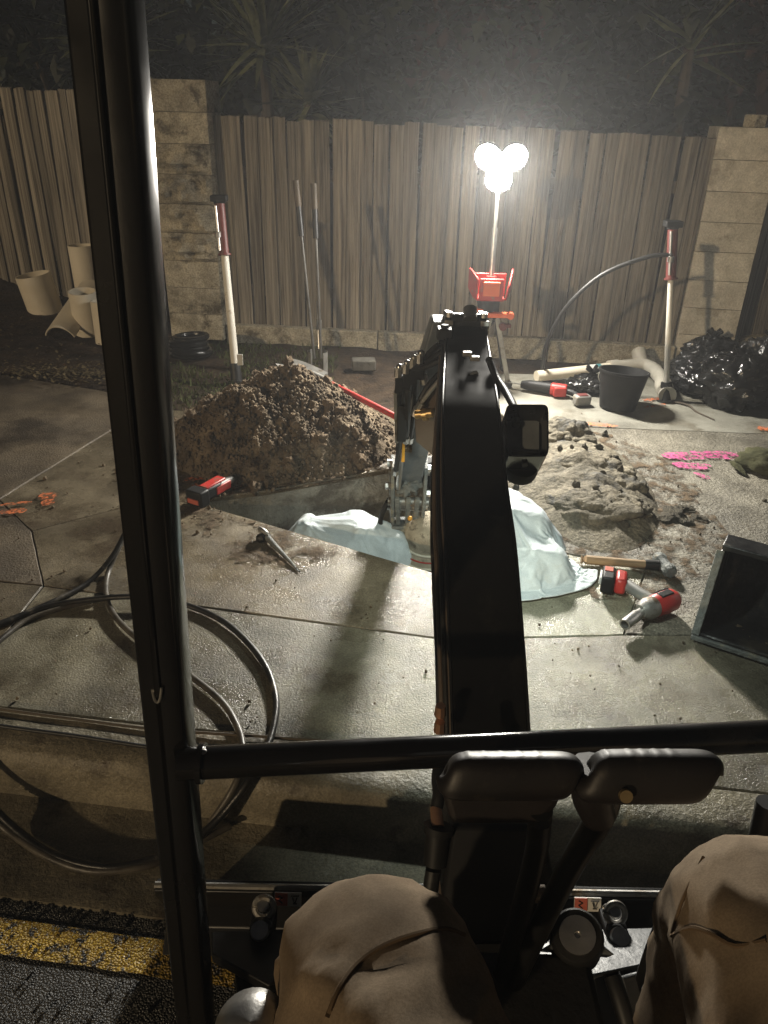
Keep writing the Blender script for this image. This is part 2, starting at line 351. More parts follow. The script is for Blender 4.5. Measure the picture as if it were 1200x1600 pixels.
# soil under everything, up to the horizon, with the pit left open
outer = [(-80, kerb_y(-80) + .15), (80, kerb_y(80) + .15), (80, 120), (-80, 120)]
lo = [[V(x, y, 0) for x, y in outer], [V(x, y, 0) for x, y in inset(PIT, -.03)[::-1]]]
flat = lo[0] + lo[1]
tri = tessellate_polygon(lo)
mb = MB(); mb.add([V(p.x, p.y, -.05) for p in flat], [tuple(t) for t in tri])
tag(mb.build('soil_ground', 'garden_soil'), kind='structure')
# pit
def pit_wall(u, v):
    n = len(PIT); t = u * n; i = int(t) % n; f = t - int(t)
    a, b = Vector(PIT[i]), Vector(PIT[(i + 1) % n]); p = a.lerp(b, f)
    c = Vector((-.05, 2.98)); z = -.012 - 1.2 * v
    q = p + (c - p) * (.10 * v)
    k = 0 if v < .05 else .035
    q = q + (c - q).normalized() * k * (fbm(p.x * 5, p.y * 5, z * 5) + .3 * fbm(p.x * 16, p.y * 16, z * 16))
    return (q.x, q.y, z)
mb = MB(); mb.grid(pit_wall, 150, 40, True)
mb.grid(lambda u, v: (-.9 + 1.5 * u, 2.35 + 1.3 * v, -1.16 + .05 * fbm(u * 6, v * 6)), 24, 24)
tag(mb.build('pit', 'pit_clay'), kind='structure')

# footpath slabs
foot = thing('footpath', 'worn concrete footpath slabs around the dug pit', None, (0, 0, 0), kind='structure'); foot['_w'] = [0.0, 0.0, 0.0]
J = dict(a=(-1.25, 2.36), b=(.23, 2.10), c=(.84, 2.155), d=(4.5, 2.25))
SLABS = [
 ([(-1.27, kerb_y(-1.27) + .16), (4.5, kerb_y(4.5) + .16), J['d'], J['c'], J['b'], J['a']], 'concrete_front'),
 ([(-7, kerb_y(-7) + .16), (-1.27, kerb_y(-1.27) + .16), J['a'], (-1.60, 2.40), (-7, 3.2)], 'concrete'),
 ([J['a'], J['b'], (.36, 2.44), (-.88, 3.07), (-1.14, 3.0), (-1.46, 2.76)], 'concrete'),
 ([J['b'], J['c'], (1.04, 2.58), (.46, 2.80), (.405, 2.41), (.36, 2.44)], 'concrete_lamplit'),
 ([J['c'], J['d'], (4.5, 4.04), (2.16, 4.07), (1.19, 4.10), (.72, 4.12), (.37, 3.60), (.535, 3.15), (.46, 2.80), (1.04, 2.58)], 'concrete_rough'),
 ([(.72, 4.12), (1.19, 4.10), (2.16, 4.07), (4.5, 4.04), (4.5, 5.15), (.45, 5.05)], 'concrete_grey'),
 ([(-1.72, 3.03), (-1.46, 2.76), (-1.14, 3.0), (-.88, 3.07), (-.55, 3.19), (.35, 3.62), (.72, 4.12), (-.2, 4.28), (-1.26, 4.2), (-1.49, 3.89)], 'concrete'),
 ([(-7, 3.2), (-1.60, 2.40), J['a'], (-1.46, 2.76), (-1.72, 3.03), (-1.49, 3.89), (-1.26, 4.2), (-1.75, 4.5), (-2.5, 4.76), (-7, 5.3)], 'concrete_dark'),
]
def jag(poly, step=.07, amp=.004, sd=0):       # slightly uneven cut edges
    out = []; n = len(poly)
    for i in range(n):
        a, b = Vector(poly[i]), Vector(poly[(i + 1) % n]); L = (b - a).length; k = max(1, min(60, int(L / step)))
        nn = Vector((-(b - a).y, (b - a).x)).normalized()
        for j in range(k):
            p = a.lerp(b, j / k)
            out.append(tuple(p + nn * (amp * fbm(p.x * 9, p.y * 9, sd) if j else 0)))
    return out
for i, (poly, m) in enumerate(SLABS):
    p0 = [tuple(p) for p in inset(poly, .0022)]; p0 = jag(p0, sd=i * 3.7)
    p1 = [tuple(p) for p in inset(p0, .0032)]; n = len(p0); dz = .0012 * ((i * 5) % 3 - 1)
    if len(p1) == n:
        mb = MB(); a0 = sum(p0[k][0] * p0[(k + 1) % n][1] - p0[(k + 1) % n][0] * p0[k][1] for k in range(n))
        if a0 < 0: p0 = p0[::-1]
        mb.add([V(x, y, -.11) for x, y in p0] + [V(x, y, dz - .005) for x, y in p0] + [V(x, y, dz) for x, y in p1],
               [(k, (k + 1) % n, n + (k + 1) % n, n + k) for k in range(n)] + [(n + k, n + (k + 1) % n, 2 * n + (k + 1) % n, 2 * n + k) for k in range(n)] + [tuple(range(2 * n, 3 * n))])
        mb.build('paving_slab', m, foot, angle=25)

# kerb, gutter, road
kd = V(1, -.115, 0).normalized(); kn = V(.115, 1, 0).normalized()
def strip(name, prof, m, x0=-9, x1=9, nx=60, amp=.003):
    mb = MB()
    def fn(u, v):
        x = x0 + (x1 - x0) * u; k = v * (len(prof) - 1); i = min(int(k), len(prof) - 2); f = k - i
        o, z = prof[i][0] + (prof[i + 1][0] - prof[i][0]) * f, prof[i][1] + (prof[i + 1][1] - prof[i][1]) * f
        b = V(x, kerb_y(x), 0)
        return b + kn * o + V(0, 0, z + amp * fbm(x * 3, o * 8, 1))
    mb.grid(fn, nx, len(prof) - 1); return mb.build(name, m, angle=50)
tag(strip('kerb', [(.155, -.05), (.153, -.008), (.150, .002), (.06, .0), (.018, -.006), (.004, -.02), (-.004, -.05), (-.012, -.10), (-.016, -.175)], 'kerb_concrete', nx=140), kind='structure')
tag(strip('gutter', [(-.004, -.150), (-.05, -.156), (-.15, -.153), (-.30, -.146), (-.315, -.150), (-.32, -.19)], 'kerb_concrete', nx=140), kind='structure')
mb = MB(); mb.grid(lambda u, v: (-80 + 160 * u, kerb_y(-80 + 160 * u) - .30 - 60 * v ** 2, -.158), 80, 6)
tag(mb.build('road', 'asphalt'), kind='structure')
mb = MB()
def yl(u, v):
    x = -9 + 18 * u; o = -.365 - .085 * v + .006 * fbm(x * 9, v * 5)
    b = V(x, kerb_y(x), 0) + kn * o; return (b.x, b.y, -.154)
mb.grid(yl, 300, 2); tag(mb.build('road_marking', 'yellow_paint'), kind='structure')
# loose chips along the asphalt edge
mb = MB(); rr = random.Random(3)
for i in range(900):
    x = rr.uniform(-1.6, 1.2); o = -.30 - abs(rr.gauss(0, .03)) if i % 3 else -.32 - rr.random() * .5
    b = V(x, kerb_y(x), 0) + kn * o; r = rr.uniform(.0025, .0065)
    mb.ball((b.x, b.y, -.156 + r * .5), r, 5, 3, .3, 1.5, i)
tag(mb.build('gravel', 'asphalt'), 'loose dark stone chips along the gutter edge', None, kind='stuff')

# spray paint marks on the slabs
def paint(name, label, pts_px, m, wid, grp=None):
    mb = MB(); zz = .011
    for stroke, wd in pts_px:
        P = [G(x, y, zz) for x, y in stroke]
        if len(P) == 2: P = [P[0].lerp(P[1], k / 2) for k in range(3)]
        P = smooth_path(P, 8); L, Rr = [], []
        for i, p in enumerate(P):
            d = (P[min(i + 1, len(P) - 1)] - P[max(i - 1, 0)]).normalized(); nn = V(-d.y, d.x, 0)
            wv = wd * (1.05 + .45 * noise.noise(V(i * .45, wd * 90, 3))) * min(1, .35 + min(i, len(P) - 1 - i) * .25)
            L.append(V(p.x, p.y, zz) + nn * wv); Rr.append(V(p.x, p.y, zz) - nn * wv)
        o = len(mb.v); mb.v += L + Rr; k = len(L)
        mb.f += [(o + i, o + i + 1, o + k + i + 1, o + k + i) for i in range(k - 1)]
        zz += .0006
    return tag(mb.build(name, m), label, 'marking', grp)
paint('spray_mark', 'pink spray paint scrawl across the rough slab beside the clay heap', [([(1035, 712), (1070, 712), (1110, 710), (1170, 713)], .045), ([(1050, 724), (1080, 728), (1110, 727)], .035), ([(1085, 738), (1108, 748)], .02)], 'pink_paint', .04)
paint('spray_mark', 'orange spray paint smears on the slab behind the looped hoses', [([(60, 776), (90, 773)], .030), ([(64, 786), (86, 783)], .026), ([(0, 800), (42, 797)], .022), ([(0, 789), (50, 784)], .012)], 'orange_paint', .02)
paint('spray_mark', 'short orange spray strokes beside the red and black cordless tool', [([(288, 750), (328, 744)], .02), ([(300, 758), (324, 757)], .018)], 'orange_paint', .02)
paint('spray_mark', 'orange spray line along the joint behind the clay heap', [([(860, 664), (905, 661), (966, 666)], .022), ([(868, 658), (890, 664)], .014)], 'orange_paint', .02)
paint('spray_mark', 'orange spray dashes in front of the black bucket', [([(1002, 626), (1045, 620)], .02), ([(1006, 636), (1040, 631)], .016)], 'orange_paint', .02)
paint('spray_mark', 'orange spray fleck in front of the heap of bin bags', [([(1182, 668), (1215, 672)], .03)], 'orange_paint', .02)

# ================================================================== FENCE
def paling_mesh(sd):
    mb = MB(); r = random.Random(sd); n = 10; t = .016
    for k in range(n + 1):
        z = k / n; wob = .0035 * math.sin(z * 3 + sd) + .002 * r.uniform(-1, 1); cup = .004 * math.sin(z * 4 + sd * 2)
        for x, y in ((-.05, -t / 2), (-.018, -t / 2 - .0015), (.02, -t / 2 - .001), (.05, -t / 2), (.05, t / 2), (-.05, t / 2)):
            mb.v.append(V(x * .965 + wob * (1 if x > 0 else .7), y + cup, z + (.004 * r.uniform(-1, 1) if k == n else 0)))
    for k in range(n):
        for j in range(6): mb.f.append((k * 6 + j, k * 6 + (j + 1) % 6, k * 6 + 6 + (j + 1) % 6, k * 6 + 6 + j))
    mb.f += [tuple(range(5, -1, -1)), tuple(range(n * 6, n * 6 + 6))]
    return mb.mesh('paling', 'paling')
PAL = [paling_mesh(i) for i in range(5)]
def fence(label, p0, p1, z0, z1a, z1b, plinth=True, step=.1):
    p0, p1 = V(*p0), V(*p1); d = p1 - p0; L = d.length; d.normalize(); nrm = V(d.y, -d.x, 0)      # nrm looks at the camera
    ang = math.atan2(d.y, d.x); th = thing('paling_fence', label, 'fence', (p0.x, p0.y, 0))
    n = int(L / step); rr = random.Random(int(L * 100))
    for i in range(n):
        s = (i + .5) * step; p = p0 + d * s + nrm * (.006 if i % 2 else -.012) + nrm * rr.uniform(-.004, .004)
        zt = z1a + (z1b - z1a) * s / L + rr.uniform(-.014, .012); zb = z0 + rr.uniform(-.01, .01)
        child('paling', PAL[rr.randrange(5)], th, (p.x, p.y, zb), (rr.uniform(-.006, .006), rr.uniform(-.010, .010), ang + rr.uniform(-.02, .02)), (1.0 if i % 2 else .93, 1, zt - zb))
    for z in (.35, 1.15):
        MB().bar(p0 - nrm * .06 + V(0, 0, z), p1 - nrm * .06 + V(0, 0, z), .04, .075).build('rail', 'rail_wood', th)
    if plinth:
        s = 0; k = 0
        while s < L - .05:
            e = min(L, s + 1.15 + .1 * (k % 2)); a = p0 + d * (s + .004) + nrm * .035; b = p0 + d * (e - .004) + nrm * .035
            MB().bar(V(a.x, a.y, .03), V(b.x, b.y, .03 + .01 * (k % 2)), .07, .16, (0, 0, 1)).build('plinth_block', 'block_stone', th, bevel=.006); s = e; k += 1
    return th
fence('grey timber paling fence running between the two block pillars', (-1.22, 5.79, 0), (2.07, 5.51, 0), .085, 1.50, 1.46)
fence('warm lit paling fence behind the white pipe offcuts', (-4.9, 8.25, 0), (-1.62, 6.02, 0), .02, 1.64, 1.63, plinth=False)
fence('short paling fence run beyond the pale pillar above the bin bags', (2.50, 5.72, 0), (4.3, 6.55, 0), .10, 1.50, 1.50)

def block_mesh(sd, amp, w=.40, h=.186, d=.20):
    mb = MB(); nu, nv = 14, 8
    def front(u, v):
        e = min(u, 1 - u, v, 1 - v); k = min(1, e * 9)
        return (-w / 2 + w * u, -d / 2 - amp * k * (.55 + 1.1 * fbm(u * 3.2 + sd * 9, v * 2.0, sd, 5)), -h / 2 + h * v)
    mb.grid(front, nu, nv)
    vs = [V(-w / 2, -d / 2, -h / 2), V(w / 2, -d / 2, -h / 2), V(w / 2, d / 2, -h / 2), V(-w / 2, d / 2, -h / 2)]; vs += [v + V(0, 0, h) for v in vs]
    mb.add(vs, [(3, 2, 1, 0), (4, 5, 6, 7), (1, 2, 6, 5), (2, 3, 7, 6), (3, 0, 4, 7)])
    return mb.mesh('block', 'block_stone', 30)
BLK = [block_mesh(1, .05), block_mesh(2, .045), block_mesh(3, .05), block_mesh(4, .007), block_mesh(5, .009)]
PBLK = []
for b_ in BLK:
    q_ = b_.copy(); q_.materials.clear(); q_.materials.append(M['pale_block']); PBLK.append(q_)
def pillar(label, x, y, rz, n, pick, sx=1.0, BLK=BLK):
    th = thing('block_pillar', label, 'pillar', (x, y, 0))
    MB().box((x, y, n * .095), (.36 * sx, .16, n * .19 - .01), Matrix.Rotation(rz, 3, 'Z')).build('mortar_core', 'mortar', th)
    for i in range(n):
        child('block', BLK[pick[i]], th, (x, y, .19 * i + .095), (0, random.uniform(-.004, .004), rz + random.uniform(-.012, .012)), (sx, 1.6, 1))
pillar('split faced block pillar beside the red and white prop', -1.42, 5.86, rad(-5), 9, [3, 4, 3, 0, 1, 2, 0, 3, 4])
pillar('pale smooth block pillar behind the heap of bin bags', 2.29, 5.62, rad(-8), 8, [4, 3, 4, 3, 4, 3, 4, 4], .98, PBLK)
MB().box((2.34, 5.62, 1.555), (.10, .1, .075), Matrix.Rotation(.4, 3, 'Z')).build('brick_piece', 'block_stone', origin=True, bevel=.008)
tag(bpy.data.objects['brick_piece'], 'small broken block left on top of the pale pillar', 'brick')
for i, (px, py, sx, rz, lb) in enumerate([(568, 579, .2, .1, 'loose concrete block by the foot of the digger handles'), (1060, 548, .2, -.2, 'loose concrete block behind the elbow pipe')]):
    p = G(px, py); o = MB().box((p.x, p.y, .045), (sx * .8, .10, .07), Matrix.Rotation(rz, 3, 'Z')).build('concrete_block', 'mortar', origin=True, bevel=.008); tag(o, lb, 'block')

# ================================================================== PLANTS BEHIND THE FENCE
def shrub(label, x, y, z0, rx, ry, rz, n, m, leaf=.09, sd=0, grp=None):
    th = thing('shrub', label, 'shrub', (x, y, 0), grp); r = random.Random(sd); mb = MB()
    cl = [(V(r.gauss(0, .42), r.gauss(0, .42), r.uniform(-.8, .8)), r.uniform(.25, .5)) for _ in range(14)]
    for i in range(n):
        c, s = cl[r.randrange(14)]; q = c + V(r.gauss(0, 1), r.gauss(0, 1), r.gauss(0, 1)) * s * .5
        p = V(x + q.x * rx, y + q.y * ry, z0 + q.z * rz); d = V(r.gauss(0, 1), r.gauss(0, 1) - .5, r.gauss(0, .7) - .2).normalized()
        a, b = basis(d); L = leaf * r.uniform(.6, 1.3); wd = L * .26; t = d * L
        mb.add([p, p + t * .45 + a * wd + b * .1 * L, p + t - b * .1 * L, p + t * .45 - a * wd + b * .1 * L], [(0, 1, 2, 3)])
    mb.build('crown', m, th, angle=180)
    tk = MB()
    for k in range(5):
        e = V(x + r.gauss(0, .4) * rx, y + r.gauss(0, .4) * ry, z0 + r.uniform(-.2, .6) * rz)
        tk.tube([(x, y, 0), (x + (e.x - x) * .3, y + (e.y - y) * .3, e.z * .5), e], [.035, .008], 7, 5)
    tk.build('trunk', 'bark', th)
g = 'dark shrubs behind the fence'
shrub('dark shrub crown rising above the warm lit fence', -3.1, 8.3, 2.1, 1.3, .7, .9, 1700, M['leaf_dark'], .20, 1, g)
shrub('dark broad shrub directly behind the post and spiky plant', -1.5, 8.0, 2.0, 1.2, .6, .9, 1700, M['leaf_dark'], .20, 2, g)
shrub('dark leafy shrub behind the middle of the fence', -.1, 7.6, 1.9, 1.1, .6, .8, 1700, M['leaf_dark'], .20, 3, g)
shrub('reddish brown shrub behind the tower light mast', .75, 7.3, 1.95, .8, .5, .75, 1400, M['leaf_red'], .20, 4, g)
shrub('dark leafy shrub rising behind the fence near the rusty prop', 1.75, 7.0, 1.8, .9, .5, .8, 1700, M['leaf_dark'], .20, 5, g)
shrub('tall dark shrub standing behind the pale pillar', 3.0, 7.4, 2.0, 1.0, .5, .9, 1500, M['leaf_red'], .20, 6, g)
for k, (x, y, z, s) in enumerate([(-4.6, 10, 3.4, 2.0), (-2.2, 9.6, 3.5, 1.9), (0.2, 9.4, 3.4, 1.9), (2.4, 9.2, 3.4, 1.9), (4.4, 9.2, 3.2, 1.8)]):
    shrub('tall dark tree standing beyond the shrubs behind the fence', x, y, z, s, 1.0, 1.7, 2200, M['leaf_dark'], .26, 20 + k, 'dark trees beyond the fence')
def blade_mesh(sd):
    mb = MB(); n = 6; bend = .05 + .05 * sd
    for k in range(n + 1):
        t = k / n; wv = .030 * (1 - t ** 2.2) * (0.6 + min(.4, t * 2)) + .0008; z = -bend * t * t
        mb.v += [V(t, -wv, z + wv * .35), V(t, 0, z), V(t, wv, z + wv * .35)]
    for k in range(n):
        for j in range(2): mb.f.append((k * 3 + j, k * 3 + j + 1, k * 3 + j + 4, k * 3 + j + 3))
    return mb.mesh('leaf', 'yucca', 60)
BLD = [blade_mesh(i) for i in range(4)]
def yucca(label, x, y, z, n, L, sd, trunk=True):
    th = thing('spiky_plant', label, 'plant', (x, y, 0), 'spiky plants behind the fence'); r = random.Random(sd)
    MB().tube([(x, y, 0), (x + .03, y, z * .5), (x, y, z)], [.06, .04], 9, 5).build('trunk', 'bark', th)
    for i in range(n):
        az = r.uniform(0, 2 * math.pi); el = rad(r.uniform(-35, 80)); l = L * r.uniform(.7, 1.1)
        child('leaf', BLD[r.randrange(4)], th, (x, y, z + r.uniform(-.08, .06)), (r.uniform(-.4, .4), -el, az), (l, 1.0, l))
yucca('spiky long leaved plant fanning above the fence beside the block pillar', -1.0, 6.75, 1.93, 110, .62, 1)
yucca('small spiky plant low behind the fence top', -.62, 6.35, 1.58, 70, .42, 5)
yucca('spiky plant mostly hidden behind the canopy post', -2.35, 7.3, 1.98, 80, .65, 2)
yucca('sparse spiky plant behind the pale pillar', 2.15, 6.6, 2.0, 16, .6, 3)

# ================================================================== VERGE
rr = random.Random(11)
mb = MB(); mb.grid(lambda u, v: (-1.55 + 2.1 * u, 4.22 + 1.45 * v, -.035 + .035 * fbm(u * 5, v * 4, 2) + .02), 40, 30)
tag(mb.build('verge', 'garden_soil'), kind='structure')
mb = MB(); mb.grid(lambda u, v: (-6.5 + 5.1 * u, 4.5 + 4.5 * v, -.03 + .05 * fbm(u * 12, v * 9, 5) + .07 * min(1, max(0, v * 3 - .3))), 80, 60)
tag(mb.build('garden_bed', 'garden_soil'), kind='structure')
mb = MB()
for i in range(3600):
    x = rr.uniform(-1.5, -.35); y = rr.uniform(4.2, 5.6)
    if fbm(x * 3, y * 3, 9) < -.25: continue
    h = rr.uniform(.015, .05); a = rr.uniform(0, 6.28); t = V(math.cos(a), math.sin(a), 0) * .0035; l = V(rr.gauss(0, .02), rr.gauss(0, .02), h)
    b = V(x, y, .0); mb.add([b - t, b + t, b + l], [(0, 1, 2)])
tag(mb.build('grass', 'grass', angle=180), 'thin patchy grass on the verge below the block pillar', None, kind='stuff')
mb = MB()
for i in range(1500):
    if i < 800: x, y = rr.gauss(-2.05, .28), rr.gauss(4.72, .09)
    else: x, y = rr.uniform(-3.6, -1.4), rr.uniform(4.6, 6.6)
    p = V(x, y, .03 + rr.random() * .03); a = rr.uniform(0, 6.28); L = rr.uniform(.01, .035); d = V(math.cos(a), math.sin(a), rr.uniform(-.4, .5)) * L; q = V(-d.y, d.x, 0) * .3
    mb.add([p, p + d * .5 + q, p + d, p + d * .5 - q], [(0, 1, 2, 3)])
tag(mb.build('leaf_litter', 'litter', angle=180), 'scattered dry leaves along the dark garden bed edge', None, kind='stuff')

# ================================================================== SOIL MOUND
def edge_far(x): return 3.17 + .483 * (x + .54)
def mound_h(x, y):
    dx, dy = (x + .50) / (.70 if x < -.5 else .58), (y - 3.84) / (.66 if y < 3.84 else .62)
    r = math.hypot(dx, dy); h = .40 * max(0, 1 - r) ** .85
    h += .10 * math.exp(-(((x + .78) / .18) ** 2 + ((y - 3.55) / .2) ** 2))
    k = min(1, max(0, (y - edge_far(x) - .02) / .15)); h *= k
    if h > .004: h += min(1, h * 8) * (.045 * fbm(x * 7, y * 7, 3, 5) + .030 * abs(fbm(x * 15, y * 15, 8, 4)) + .012 * fbm(x * 45, y * 45, 2, 3))
    return h - .012
mound = thing('soil_mound', 'big brown heap of crumbly dug soil behind the pit', 'soil heap', (-.5, 3.84, 0))
mb = MB(); mb.grid(lambda u, v: (lambda x, y: (x, y, mound_h(x, y)))(-1.3 + 1.65 * u, 3.02 + 1.6 * v), 210, 200)
mb.f = [f for f in mb.f if any(mb.v[i].z > -.011 for i in f) and not any(inside((mb.v[i].x, mb.v[i].y), PIT) for i in f)]
mb.build('soil_body', 'soil', mound, angle=180)
CLOD = []
for i in range(7):
    b = MB(); b.ball((0, 0, 0), 1, 14, 9, .7, 2.3, i + 3, (1, .85, .75)); CLOD.append(b.mesh('clod', 'clod', 60))
rr = random.Random(5); k = 0
while k < 130:
    x, y = rr.gauss(-.62, .32), rr.gauss(3.62, .28)
    if y < edge_far(x) - .0 or y > 4.3: continue
    h = mound_h(x, y)
    if h < .004 and rr.random() < .85: continue
    s = (.011 + .022 * rr.random() ** 2.2) * (1.5 if rr.random() < .10 else 1)
    child('clod', CLOD[rr.randrange(7)], mound, (x, y, max(h, 0) + s * .35), (rr.random() * 6, rr.random() * 6, rr.random() * 6), (s, s, s)); k += 1
mb = MB()
for i in range(5200):
    x, y = rr.gauss(-.58, .36), rr.gauss(3.62, .30)
    if y < edge_far(x) + .0 or y > 4.4: continue
    if mound_h(x, y) < .0 and rr.random() < .85: continue
    s = rr.uniform(.003, .011); mb.ball((x, y, max(mound_h(x, y), .0) + s * .5), s, 5, 4, .4, 1.5, i % 40)
tag(mb.build('soil_crumbs', 'soil', mound, angle=180), kind='stuff')
mb = MB()                                                       # crumbs trodden over the slabs
for i in range(420):
    z = rr.random()
    if z < .35: x, y = rr.gauss(.95, .35), rr.gauss(3.1, .38)
    elif z < .6: x, y = rr.gauss(-.75, .2), rr.gauss(3.05, .14)
    else: x, y = rr.uniform(-1.6, 1.8), rr.uniform(1.6, 3.0)
    if inside((x, y), PIT) : continue
    s = rr.uniform(.0015, .006) * (1.6 if rr.random() < .04 else 1); mb.ball((x, y, s * .4 + .004), s, 5, 3, .4, 1.5, i % 40)
tag(mb.build('dirt_crumbs', 'soil', angle=180), 'scattered crumbs of dirt trodden over the footpath', None, kind='stuff')

# ================================================================== CLAY HEAP
def clay_h(x, y):
    dx, dy = (x - .93) / .36, (y - 3.38) / .70
    h = .15 * max(0, 1 - math.hypot(dx, dy)) ** .7
    if h > .003: h += min(1, h * 9) * (.03 * fbm(x * 8, y * 8, 13, 5))
    return h - .012
clay = thing('clay_heap', 'low heap of slumped grey clay lumps behind the draped white sheet', 'clay heap', (.95, 3.38, 0))
mb = MB(); mb.grid(lambda u, v: (lambda x, y: (x, y, clay_h(x, y)))(.53 + .85 * u, 2.62 + 1.5 * v), 70, 100)
mb.f = [f for f in mb.f if any(mb.v[i].z > -.011 for i in f) and not any(inside((mb.v[i].x, mb.v[i].y), PIT) for i in f)]
mb.build('clay_body', 'clay', clay, angle=180)
for i, (px, py, s, sx, sy, sz) in enumerate([(888, 692, .15, 1.0, .9, .6), (858, 700, .10, 1.0, 1, .55), (915, 745, .19, 1.0, 1.0, .46), (965, 765, .13, 1, 1.2, .42), (925, 805, .20, 1.05, .75, .34), (975, 805, .13, .9, .9, .34), (880, 770, .12, 1, 1, .34)]):
    p = G(px, py); b = MB(); b.ball((p.x, p.y, .04), s, 56, 36, .26, 1.2, i + 31, (sx, sy, sz))
    for j, q in enumerate(b.v):
        q.z = max(q.z, -.01); e = .012 * fbm(q.x * 22, q.y * 22, q.z * 22, 4); cr = abs(noise.noise(q * 7 + V(i, 0, 0)))
        q += (q - p).normalized() * (e - (.022 * (1 - cr / .07) if cr < .07 else 0))
    b.build('clay_lump', 'clay', clay, angle=70)
CCLOD = []
for b_ in CLOD:
    q_ = b_.copy(); q_.materials.clear(); q_.materials.append(M['clay']); CCLOD.append(q_)
rr = random.Random(9); k = 0
while k < 24:
    x, y = rr.gauss(.93, .24), rr.gauss(3.25, .34)
    if inside((x, y), PIT) or y < 2.75: continue
    s = rr.uniform(.010, .024); child('clod', CCLOD[rr.randrange(7)], clay, (x, y, max(0, clay_h(x, y)) + s * .3), (rr.random() * 6, rr.random() * 6, 0), (s, s, s * .8)); k += 1
for x, y, s in ((1.30, 3.05, .05), (1.36, 3.1, .035), (1.25, 3.0, .04), (1.33, 2.98, .03), (1.40, 3.02, .028)):
    child('clod', CCLOD[int(s * 1000) % 7], clay, (x, y, s * .2), (0, 0, s * 90), (s * 1.3, s, s * .5))

fm = mat('dirt_film', (.075, .052, .032), (.16, .115, .07), rough=.85, scale=14, bump=1.0, bscale=60, bdist=.01, spec=.2)
fn_, fl_ = fm.node_tree.nodes, fm.node_tree.links
tcs = [x for x in fn_ if x.type == 'TEX_COORD'][0]; t = fn_.new('ShaderNodeTexNoise'); t.inputs['Scale'].default_value = 13; t.inputs['Detail'].default_value = 9; t.inputs['Roughness'].default_value = .7
fl_.new(tcs.outputs['Object'], t.inputs['Vector']); rp = fn_.new('ShaderNodeValToRGB'); rp.color_ramp.elements[0].position = .47; rp.color_ramp.elements[1].position = .60
fl_.new(t.outputs['Fac'], rp.inputs[0]); fl_.new(rp.outputs[0], fn_['Principled BSDF'].inputs['Alpha'])
mb = MB(); mb.grid(lambda u, v: (-1.45 + 3.1 * u, 2.25 + 2.1 * v, .0068 + .0012 * fbm(u * 9, v * 9)), 110, 76)
def film_keep(c):
    if inside((c.x, c.y), PIT): return False
    m1 = 1 - math.hypot((c.x + .62) / .78, (c.y - 3.55) / .72); m2 = 1 - math.hypot((c.x - 1.0) / .50, (c.y - 3.25) / .85); m3 = .55 - math.hypot((c.x + .3) / .8, (c.y - 2.72) / .3)
    return max(m1, m2, m3) + .35 * fbm(c.x * 4, c.y * 4, 6) > .05
mb.f = [f for f in mb.f if film_keep(sum((mb.v[i] for i in f), V(0, 0, 0)) / 4) and not any(inside((mb.v[i].x, mb.v[i].y), inset(PIT, -.01)) for i in f)]
tag(mb.build('dirt_film', 'dirt_film', angle=180), 'thin trodden dirt smeared over the slabs around the pit', None, kind='stuff')

# ================================================================== TOWER LIGHT
tl = thing('tower_light', 'lit three headed work light on red base with tripod legs', 'work light', (.62, 4.78, 0))
mast0, mast1 = V(.615, 4.8, .66), A(779, 285, 4.9)
MB().cyl(mast0, mast1, .011).cyl(mast0, mast0 + (mast1 - mast0) * .55, .016).build('mast', 'steel', tl)
MB().cyl(mast0 + V(0, 0, -.02), mast0 + V(0, 0, .03), .03).build('mast_collar', 'red_plastic', tl)
aim = (V(.25, 2.2, .0) - A(780, 258, 4.9)).normalized()
for i, (px, py) in enumerate(((762, 244), (805, 244), (779, 282))):
    c = A(780 + (px - 780) * .92, 258 + (py - 258) * .92, 4.88); a = (aim + V((-.25, .25, 0)[i], 0, (.05, .05, -.12)[i])).normalized()
    h = MB().lathe([(0, -.075), (.035, -.07), (.055, -.045), (.082, -.01), (.084, .012), (.078, .012), (.076, .004), (0, .004)], c, a, 26).build('lamp_head', 'black_plastic', tl)
    MB().lathe([(.074, .006), (.062, .013), (.03, .018), (0, .019)], c, a, 26).build('lens', 'lens', h)
    f = MB()
    for k in range(7): 
        q = c - a * (.05 + .0); f.torus(c - a * (.012 + k * .008), a, .078 - k * .004, .0022, 22, 5)
    f.build('cooling_fins', 'black_plastic', h)
    MB().tube([c - a * .07, c - a * .09 + V(0, 0, -.02), mast1 + V(0, .0, -.01)], .008, 7).build('bracket', 'black_plastic', tl)
b = MB()                                                      # red base tub with raised side wings
bc = A(766, 448, 4.78)
b.box(bc + V(0, -.06, -.005), (.145, .018, .13)).box(bc + V(0, .06, 0), (.20, .018, .14))
b.prism([bc + V(-.075, -.06, -.07), bc + V(-.075, -.06, .055), bc + V(-.115, .02, .10), bc + V(-.12, .06, .10), bc + V(-.12, .06, -.02), bc + V(-.09, .0, -.07)], (-.012, 0, 0))
b.prism([bc + V(.085, -.06, -.07), bc + V(.10, -.06, .02), bc + V(.125, .02, .10), bc + V(.13, .06, .10), bc + V(.13, .06, -.02), bc + V(.10, .0, -.07)], (.012, 0, 0))
b.box(bc + V(0, 0, -.065), (.17, .12, .02)); b.build('base_tub', 'red_plastic', tl, bevel=.006)
MB().box(bc + V(0, -.075, .0), (.10, .012, .085)).build('front_panel', 'orange_plastic', tl, bevel=.005)
MB().cyl(bc + V(-.02, 0, -.07), bc + V(-.01, 0, -.20), .055, .045).box(bc + V(.02, .02, -.13), (.09, .08, .12)).build('battery_housing', 'black_plastic', tl, bevel=.006)
fc = A(772, 492, 4.74)
